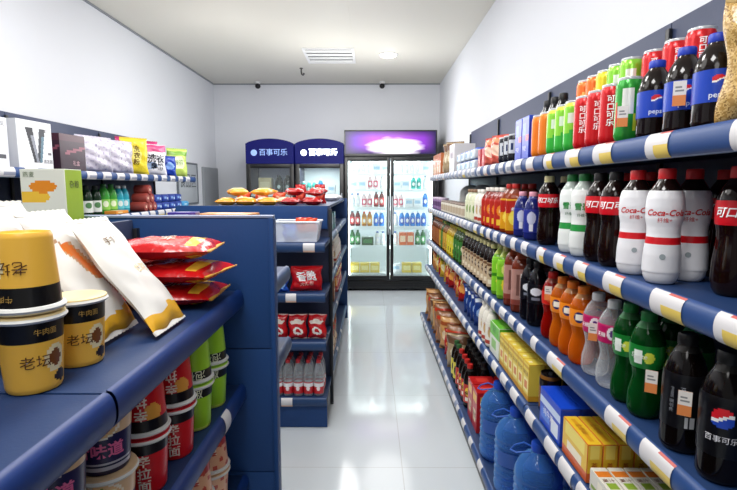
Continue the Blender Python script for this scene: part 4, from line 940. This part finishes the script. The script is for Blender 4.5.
spawn('cobalt_bag', (-1.725, 4.22, w1), .8, 'small cobalt blue bag on the left top shelf', None)
spawn('chartreuse_bag', (-1.74, 4.44, w1), .9, 'yellow-green bag at the far end of the left top shelf', None)
run('shampoo', [(-1.77, 2.75, w2), (-1.77, 2.85, w2), (-1.77, 2.95, w2), (-1.77, 3.05, w2), (-1.77, 3.15, w2)], .8, 'dark shampoo bottle with pale label', 'on left second shelf')
run('green_shampoo', [(-1.77, 3.25, w2), (-1.77, 3.345, w2)], .8, 'bright green shampoo bottle', 'on left second shelf')
run('teal_shampoo', [(-1.77, 3.44, w2), (-1.77, 3.52, w2)], .8, 'teal shampoo bottle', 'on left second shelf')
rp = [(-1.72, 3.63, 0), (-1.72, 3.705, 0), (-1.72, 3.78, 0), (-1.72, 3.667, .0625), (-1.72, 3.742, .0625), (-1.72, 3.705, .125)]
for i, (x, y, dz) in enumerate(rp):
    spawn('red_roll', (x, y, w2+dz), PI/2, ('bottom', 'bottom', 'bottom', 'middle', 'middle', 'top')[i] + ' brick red wrapped roll in the pile' + (', nearest', ', centre', ', farthest', ', nearer', ', farther', '')[i] + (' roll of its tier' if i < 5 else ' on the left second shelf'), 'pile of brick red rolls')
for i in range(4):
    for j in range(2): spawn('navy_pack', (-1.73, 3.90+.137*i, w2+.061*j), PI/2, f'{("lower", "upper")[j]} navy wash pack on left second shelf, {ORD[i]} from camera', 'navy wash packs')
spawn('sky_pack', (-1.73, 4.47, w2), PI/2, 'sky blue wash pack at the far end of the left second shelf', None)
run('slim_orange', [(-1.705, 3.28, w2+.003, PI/2)], PI/2, 'flat orange pack lying at the edge', 'of the left second shelf')

# ------------------------------------------------------------------ goods, end display and far island
e1, e2, e3, e4 = [q[0] for q in EZ]
bk = link('storage_basket', None); bk.location = (-.395, 2.65, e1+.001); bk['label'] = 'clear frosted plastic basket on the upper shelf of the end display'; bk['category'] = 'basket'
mb = MB(); ww, dd, hh, tt = .122, .085, .105, .004
def ringv(f, z): return [(-ww*f, -dd*f, z), (ww*f, -dd*f, z), (ww*f, dd*f, z), (-ww*f, dd*f, z)]
vs = ringv(.88, 0) + ringv(1, hh) + ringv(1-tt/ww, hh) + ringv(.88-tt/ww, tt)
fs = [(3, 2, 1, 0)] + [(i, (i+1) % 4, 4+(i+1) % 4, 4+i) for i in range(4)] + [(4+i, 4+(i+1) % 4, 8+(i+1) % 4, 8+i) for i in range(4)] + [(8+i, 8+(i+1) % 4, 12+(i+1) % 4, 12+i) for i in range(4)] + [(12, 13, 14, 15)]
put(Part('tub', mb.add(vs, fs, W), 'tub'), bk)
put(Part('rim', MB().tube([(-ww-.002, -dd-.002, hh), (ww+.002, -dd-.002, hh), (ww+.002, dd+.002, hh), (-ww-.002, dd+.002, hh), (-ww-.002, -dd-.002, hh)], .005, C('#dfe4ea')), 'satin'), bk)
put(Part('handle', MB().tube([(-ww-.004, -.03, hh-.004), (-ww-.026, -.025, hh-.01), (-ww-.026, .025, hh-.01), (-ww-.004, .03, hh-.004)], .005, C('#dfe4ea')), 'satin'), bk)
run('orange_tiny', [(-.335, 2.62, e1+.048), (-.37, 2.68, e1+.048)], .2, 'small orange bag sticking out of the clear basket', 'on the end display')
run('blue_small_bag', [(-.43, 2.615, e1+.006), (-.45, 2.68, e1+.006)], .2, 'small blue bag inside the clear basket', 'on the end display')
spawn('blue_small_bag', (-.475, 2.56, e2), .2, 'small blue bag beside the big red bag on the end display', None)
spawn('red_logo_bag', (-.345, 2.59, e2), .1, 'big red bag with white characters on the second end display shelf', None)
run('red_ring_bag', [(-.50, 2.575, e3, 0.), (-.395, 2.57, e3, .1), (-.29, 2.575, e3, -.1)], 0, 'red snack bag with white ring', 'on the third end display shelf', order='from the left', first='leftmost')
for row in range(3):
    run('red_label_water', [(-.505+.0555*k, 2.555+.0555*row, e4, 0.) for k in range(5)], 0, 'red-labelled water bottle', f'in the {("front", "middle", "back")[row]} row of end display', order='from the left', first='leftmost')
za = AZ
run('teal_box', [(-.315, 3.0+.2*k, za[0][0], 0.) for k in range(4)], 0, 'teal snack box', 'on far island top shelf')
run('brown_box', [(-.325, 2.97, za[1][0], 0.), (-.325, 3.15, za[1][0], 0.), (-.325, 3.4, za[1][0], 0.)], 0, 'brown cake box', 'on far island second shelf')
run('white_milk', [(-.285, 3.6+.09*k, za[1][0]) for k in range(6)], .4, 'white milk bottle', 'on far island second shelf')
run('brown_box', [(-.325, 2.97, za[2][0], 0.), (-.325, 3.10, za[2][0], 0.), (-.325, 3.5, za[2][0], 0.)], 0, 'brown cake box', 'on far island third shelf')
run('red_snack', [(-.30, 3.75+.1*k, za[2][0], .9) for k in range(5)], .9, 'red snack bag', 'on far island third shelf')
run('brown_sack', [(-.31, 3.0+.14*k, za[3][0], .9) for k in range(4)], .9, 'brown grain bag', 'on far island bottom deck')
tz = 1.187
hp = [('orange_lying', 'orange snack bag', 0, [(-.88, 3.0, .06), (-.752, 3.02, -.05), (-.622, 3.0, .06), (-.84, 3.20, .1)]), ('cream_lying', 'cream snack bag', 0, [(-.69, 3.20, .1), (-.55, 3.19, -.1)]),
      ('red_lying_small', 'dark red snack bag', 0, [(-.49, 3.0, .05), (-.39, 3.17, -.1), (-.355, 3.0, .06)]),
      ('orange_lying', 'orange snack bag', 1, [(-.83, 3.06, .5), (-.665, 3.07, -.3)]), ('red_lying_small', 'dark red snack bag', 1, [(-.48, 3.08, .3), (-.34, 3.07, -.2)])]
for kd, ds, tier, ps in hp:
    n = len(ps); od = {2: ('left', 'right'), 3: ('left', 'middle', 'right'), 4: ('leftmost', 'second from left', 'third from left', 'farthest')}[n]
    for i, (x, y, a) in enumerate(ps):
        o = spawn(kd, (x, y, tz+.004+.058*tier), a, f'{ds} {("lying", "heaped on top")[tier]} on far island top, {od[i]} of {n}', f'{ds}s on the far island')
        if tier: o.rotation_euler = (rnd.uniform(-.12, .12), rnd.uniform(-.12, .12), a)
run('orange_tiny', [(-.86, 3.33, tz), (-.74, 3.34, tz), (-.62, 3.33, tz)], .15, 'small orange bag standing behind the heap', 'on far island top', order='from the left', first='leftmost')
run('red_small_bag', [(-.47, 3.31, tz), (-.34, 3.32, tz)], .1, 'small red bag standing behind the heap', 'on far island top', first='left')
run('white_lying', [(-.33, 3.95, tz+.003, .2), (-.31, 4.15, tz+.003, -.3)], 0, 'white snack bag lying flat', 'on far island top')

# ------------------------------------------------------------------ double-door refrigerator
FX0, FX1, FY, FH, FD = -.325, .80, 6.055, 1.985, .66
fw_ = FX1-FX0; xc = (FX0+FX1)/2
f = link('display_refrigerator', None); f.location = (xc, FY, 0); f['label'] = 'large double-door glass refrigerator with purple lit header'; f['category'] = 'refrigerator'
hw = fw_/2
cab = MB().box(-hw, -hw+.035, .04, FD, .05, FH).box(hw-.035, hw, .04, FD, .05, FH).box(-hw+.035, hw-.035, .05, FD, FH-.33, FH).box(-hw+.035, hw-.035, .04, FD, .05, .14).box(-hw+.035, hw-.035, FD-.03, FD, .14, FH-.33)
put(Part('cabinet', cab, 'black'), f)
put(Part('liner', MB().box(-hw+.036, hw-.036, FD-.036, FD-.031, .142, FH-.332).box(-hw+.036, -hw+.040, .05, FD-.037, .142, FH-.332).box(hw-.040, hw-.036, .05, FD-.037, .142, FH-.332).box(-hw+.041, hw-.041, .05, FD-.037, .1405, .146), 'fridgein'), f)
put(Part('header_frame', MB().box(-hw, hw, -.005, .05, FH-.32, FH-.285, b=.003).box(-hw, hw, -.005, .05, FH-.015, FH, b=.003).box(-hw, -hw+.012, -.005, .05, FH-.285, FH-.015).box(hw-.012, hw, -.005, .05, FH-.285, FH-.015), 'black'), f)
put(Part('header_sign', MB().box(-hw+.013, hw-.013, 0, .049, FH-.284, FH-.016), 'purple', label='purple backlit header with a white cloud'), f)
put(Part('kick_grille', MB().box(-hw, hw, .0, .04, .03, .135, b=.003).box(-hw+.05, hw-.05, -.004, 0, .05, .06).box(-hw+.05, hw-.05, -.004, 0, .075, .085).box(-hw+.05, hw-.05, -.004, 0, .10, .11), 'black'), f)
for sx in (-1, 1):
    for y in (.08, FD-.06): put(Part('foot', MB().lathe([(.02, 0), (.025, .004), (.018, .012), (.014, .05)], BK, 12, cx=sx*(hw-.06), cy=y), 'black'), f)
dz0, dz1 = .145, FH-.325
for sx in (-1, 1):
    a, b = (-hw+.004, -.003) if sx < 0 else (.003, hw-.004)
    fm = MB().box(a, a+.04, 0, .035, dz0, dz1, b=.002).box(b-.04, b, 0, .035, dz0, dz1, b=.002).box(a+.04, b-.04, 0, .035, dz0, dz0+.045, b=.002).box(a+.04, b-.04, 0, .035, dz1-.045, dz1, b=.002)
    hx = -.024*1 if sx < 0 else .024
    put(Part('door', fm, 'black', [Part('glass_pane', MB().box(a+.04, b-.04, .012, .018, dz0+.045, dz1-.045), 'glass'),
         Part('handle', MB().tube([(hx, 0, .72), (hx, -.03, .74), (hx, -.032, .9), (hx, -.03, 1.16), (hx, 0, 1.18)], .008, C('#b0b4ba')), 'satin')], label=('left' if sx < 0 else 'right')+' glass door'), f)
shz = [1.47, 1.275, 1.05, .81, .57, .22]
for z in shz:
    mb = MB().box(-hw+.042, hw-.042, .06, .07, z-.035, z-.001, W, .001)
    for k in range(14): mb.box(-hw+.042, hw-.042, .07+k*.038, .0745+k*.038, z-.008, z-.001)
    for k in (-1, -.33, .33, 1): mb.box(k*(hw-.046)-.003, k*(hw-.046)+.003, .07, .6, z-.012, z-.006)
    put(Part('wire_shelf', mb, 'fridgein'), f)
for x in (-hw+.052, -.012, .012, hw-.052): put(Part('light_tube', MB().box(x-.006, x+.006, .042, .054, .2, FH-.36, W, .002), 'tube'), f)
rows = [[('chill_white', 4), ('chill_white_box', 2)], [('chill_white_box', 2), ('chill_pink', 2), ('chill_white', 1)], [('chill_white', 2), ('chill_pink', 2), ('chill_red', 2)], [('chill_red', 2), ('chill_amber', 2), ('chill_blue', 2)], [('chill_green', 2), ('chill_green_box', 1), ('chill_white', 2)], [('chill_yellow_box', 3)]]
rows2 = [[('chill_white', 5), ('chill_white_box', 1)], [('chill_white_box', 2), ('chill_teal', 2), ('chill_white', 1)], [('chill_pink', 2), ('chill_white_box', 2), ('chill_blue', 1)], [('chill_white', 1), ('chill_blue', 5)], [('chill_white', 1), ('chill_orange_box', 2), ('chill_green', 2)], [('chill_white_box', 1), ('chill_yellow_box', 2)]]
wd = dict(chill_green_box=.155, chill_orange_box=.095, chill_yellow_box=.128, chill_white_box=.106)
nm = dict(chill_white='white chilled bottle', chill_pink='pink chilled bottle', chill_red='dark red chilled bottle', chill_blue='blue chilled bottle', chill_green='green chilled bottle', chill_amber='amber chilled bottle', chill_teal='teal chilled bottle', chill_green_box='dark green drink box', chill_orange_box='orange drink box', chill_yellow_box='yellow drink box', chill_white_box='white drink box')
lv = ['top', 'second', 'third', 'fourth', 'fifth', 'lowest']
for door, rs, x0 in (('left', rows, FX0+.055), ('right', rows2, xc+.035)):
    for i, rr in enumerate(rs):
        x = x0
        for kd, n in rr:
            w_ = wd.get(kd, .069); pts = []
            for k in range(n): pts.append((x+w_/2, FY+.14, shz[i], 0.)); x += w_
            x += .012
            run(kd, pts, 0, nm[kd], f'behind {door} glass door, {lv[i]} shelf', order='from the left', first='leftmost')
def areal(name, loc, rot, sx, sy, power, col=(1, 1, 1), parent=None):
    l = bpy.data.lights.new(name, 'AREA'); l.shape = 'RECTANGLE'; l.size = sx; l.size_y = sy; l.energy = power; l.color = col
    o = bpy.data.objects.new(name, l); COL.objects.link(o); o.location = loc; o.rotation_euler = rot
    if parent: o.parent = parent
    return o
# ------------------------------------------------------------------ two blue coolers
def cooler(x0, x1, lab, bright, goods):
    hw = (x1-x0)/2; r = link('beverage_cooler', None); r.location = ((x0+x1)/2, FY+.0, 0); r['label'] = lab; r['category'] = 'refrigerator'; r['group'] = 'blue drinks coolers'
    D = .6; HT = 1.885
    cab = MB().box(-hw, -hw+.035, .04, D, .05, 1.6, C('#0a0f38')).box(hw-.035, hw, .04, D, .05, 1.6, C('#0a0f38')).box(-hw+.035, hw-.035, D-.03, D, .05, 1.6, C('#0a0f38')).box(-hw+.035, hw-.035, .04, D-.03, .05, .30, C('#0a0f38'))
    put(Part('cabinet', cab, 'satin'), r)
    arc = [(-hw, 1.585), (hw, 1.585)] + [(hw*math.cos(a)/math.cos(.0), HT-.055+.055*math.sin(a)) for a in [PI*k/14 for k in range(15)]]
    arc = [(-hw, 1.585), (hw, 1.585), (hw, HT-.06)] + [(hw-2*hw*k/14, HT-.06+.06*math.sin(PI*k/14)**.7) for k in range(1, 14)] + [(-hw, HT-.06)]
    sub = [Part('lettering', text_flat('百事可乐', .088, W, .045, -.0045, 1.715, bold=.004 if bright else .0005), 'glyph' if bright else 'glyphdim', ang=3),
           Part('round_mark', MB().lathe([(.038, -.0045), (.038, -.001)], W, 24, cx=0, cy=0), 'glyph' if bright else 'glyphdim')]
    me = sub[1].mesh
    for vv in me.vertices: x_, y_, z_ = vv.co; vv.co = (x_-.19, z_, y_+1.715)
    put(Part('header_sign', MB().extrude(arc, 0, D-.1, C('#1a2a92')), 'blue', sub, label='arched royal blue header with pale lettering'), r)
    fm = MB().box(-hw, -hw+.05, 0, .036, .2, 1.58, b=.003).box(hw-.05, hw, 0, .036, .2, 1.58, b=.003).box(-hw+.05, hw-.05, 0, .036, .2, .27, b=.003).box(-hw+.05, hw-.05, 0, .036, 1.53, 1.58, b=.003)
    put(Part('door', fm, 'black', [Part('glass_pane', MB().box(-hw+.05, hw-.05, .012, .018, .27, 1.53), 'glass'), Part('handle', MB().tube([(hw-.025, 0, .9), (hw-.025, -.03, .92), (hw-.025, -.03, 1.2), (hw-.025, 0, 1.22)], .008, C('#8a8e96')), 'satin')]), r)
    put(Part('liner', MB().box(-hw+.036, hw-.036, D-.036, D-.031, .31, 1.58, C('#c8d4d0')), 'fridgein'), r)
    for z in (.31, .62, .93, 1.215):
        mb = MB().box(-hw+.04, hw-.04, .06, .07, z-.03, z-.001, W)
        for k in range(12): mb.box(-hw+.04, hw-.04, .07+k*.04, .075+k*.04, z-.008, z-.001)
        put(Part('wire_shelf', mb, 'fridgein'), r)
    if bright: put(Part('light_tube', MB().box(-hw+.06, hw-.06, .05, .065, 1.55, 1.565, W), 'tube'), r)
    put(Part('kick_grille', MB().box(-hw, hw, .0, .04, .0, .19, C('#10183c'), .003), 'satin'), r)
cooler(-1.53, -.945, 'left blue drinks cooler with dim arched header against the back wall', False, None)
cooler(-.925, -.335, 'right blue drinks cooler with bright lettering beside the double refrigerator', True, None)
carton('beige_box', 'drink_box', 'box', .16, .14, .20, prn('#c8b890', ('front', .15, .85, .3, .7, '#e0d4b0')))
bottle('dark_chill', 'chilled_bottle', 'bottle', .23, .05, 'straight', '#1a201c', (.2, .55), label('#2a3a34', [(0, .5, .4, .3, '#c8d8d8', 1)]), '#141414', seg=16)
cz = 1.215
spawn('beige_box', (-1.33, FY+.2, cz), 0, 'beige box inside the left blue cooler', None)
run('dark_chill', [(-1.16, FY+.18, cz), (-1.05, FY+.18, cz)], 0, 'wide dark bottle in the left blue cooler', 'on the upper shelf', first='left')
run('chill_teal', [(-.85+.07*k, FY+.16, cz) for k in range(3)], 0, 'teal bottle in the right blue cooler', 'on the upper shelf', order='from the left', first='leftmost')
run('chill_blue', [(-.635+.07*k, FY+.16, cz) for k in range(1)], 0, 'blue bottle in the right blue cooler', 'next to the teal bottles')
spawn('chill_white_box', (-.50, FY+.2, cz), 0, 'white drink box in the right blue cooler', None)

# ------------------------------------------------------------------ light, camera
def fill_point(x, y, z, p, r=.12, col=(1, .985, .96)):  # unseen point light added to brighten walls, ceiling and goods
    l = bpy.data.lights.new('fill_point_light', 'POINT'); l.energy = p; l.shadow_soft_size = r; l.color = col
    o = bpy.data.objects.new('fill_point_light', l); COL.objects.link(o); o.location = (x, y, z)
for x, y, z, p in ((.18, 5.2, 2.0, 9), (-.4, 4.9, 1.9, 19), (-.45, 3.0, 2.1, 12), (-.4, 1.2, 2.1, 11), (-1.1, 2.4, 2.0, 4), (-.15, -.25, 2.1, 16)): fill_point(x, y, z, p, .28)  # added fills; only the first hangs below a fixture, the downlight
for y, p in ((.3, 22), (1.9, 20), (3.5, 18), (5.2, 9)): areal('ceiling_area_light', (-.4, y, H-.03), (0, 0, 0), .5, .5, p, (1, .985, .97))  # unseen area lights for assumed downlights, moved left to spare the right wall
fill_point(-1.2, 4.2, 1.95, 10, .2)  # another added fill, for the left and back walls
areal('ceiling_area_light', (-1.25, 2.4, H-.03), (0, 0, 0), .5, .5, 9, (1, .985, .97))  # assumed light over the left aisle, no fixture modelled
areal('shopfront_daylight', (-.5, YF+.05, 1.5), (PI/2, 0, 0), 2.8, 2.2, 3, (.93, .97, 1))
areal('cooler_interior_light', (-.63, FY+.2, 1.545), (0, 0, 0), .4, .2, 5, (.92, 1, .98))
areal('fridge_interior_light', (xc, FY+.25, FH-.37), (0, 0, 0), fw_-.2, .3, 22, (.95, 1, .99))
wd_ = bpy.data.worlds.new('World'); S.world = wd_; wd_.use_nodes = True
wd_.node_tree.nodes['Background'].inputs[0].default_value = (.85, .92, 1, 1); wd_.node_tree.nodes['Background'].inputs[1].default_value = .08
cam = bpy.data.cameras.new('Camera'); co = bpy.data.objects.new('Camera', cam); COL.objects.link(co); S.camera = co
F_ = 490.; cam.sensor_width = 36; cam.lens = F_/737*36; cam.clip_start = .02
co.location = (0, 0, 1.3); co.rotation_euler = (PI/2-math.atan(58/F_), 0, math.atan(2.5/F_))
vs_ = S.view_settings; vs_.view_transform = 'Standard'; vs_.look = 'None'; vs_.gamma = 1; vs_.use_curve_mapping = False; vs_.exposure = 0.0
S.display_settings.display_device = 'sRGB'
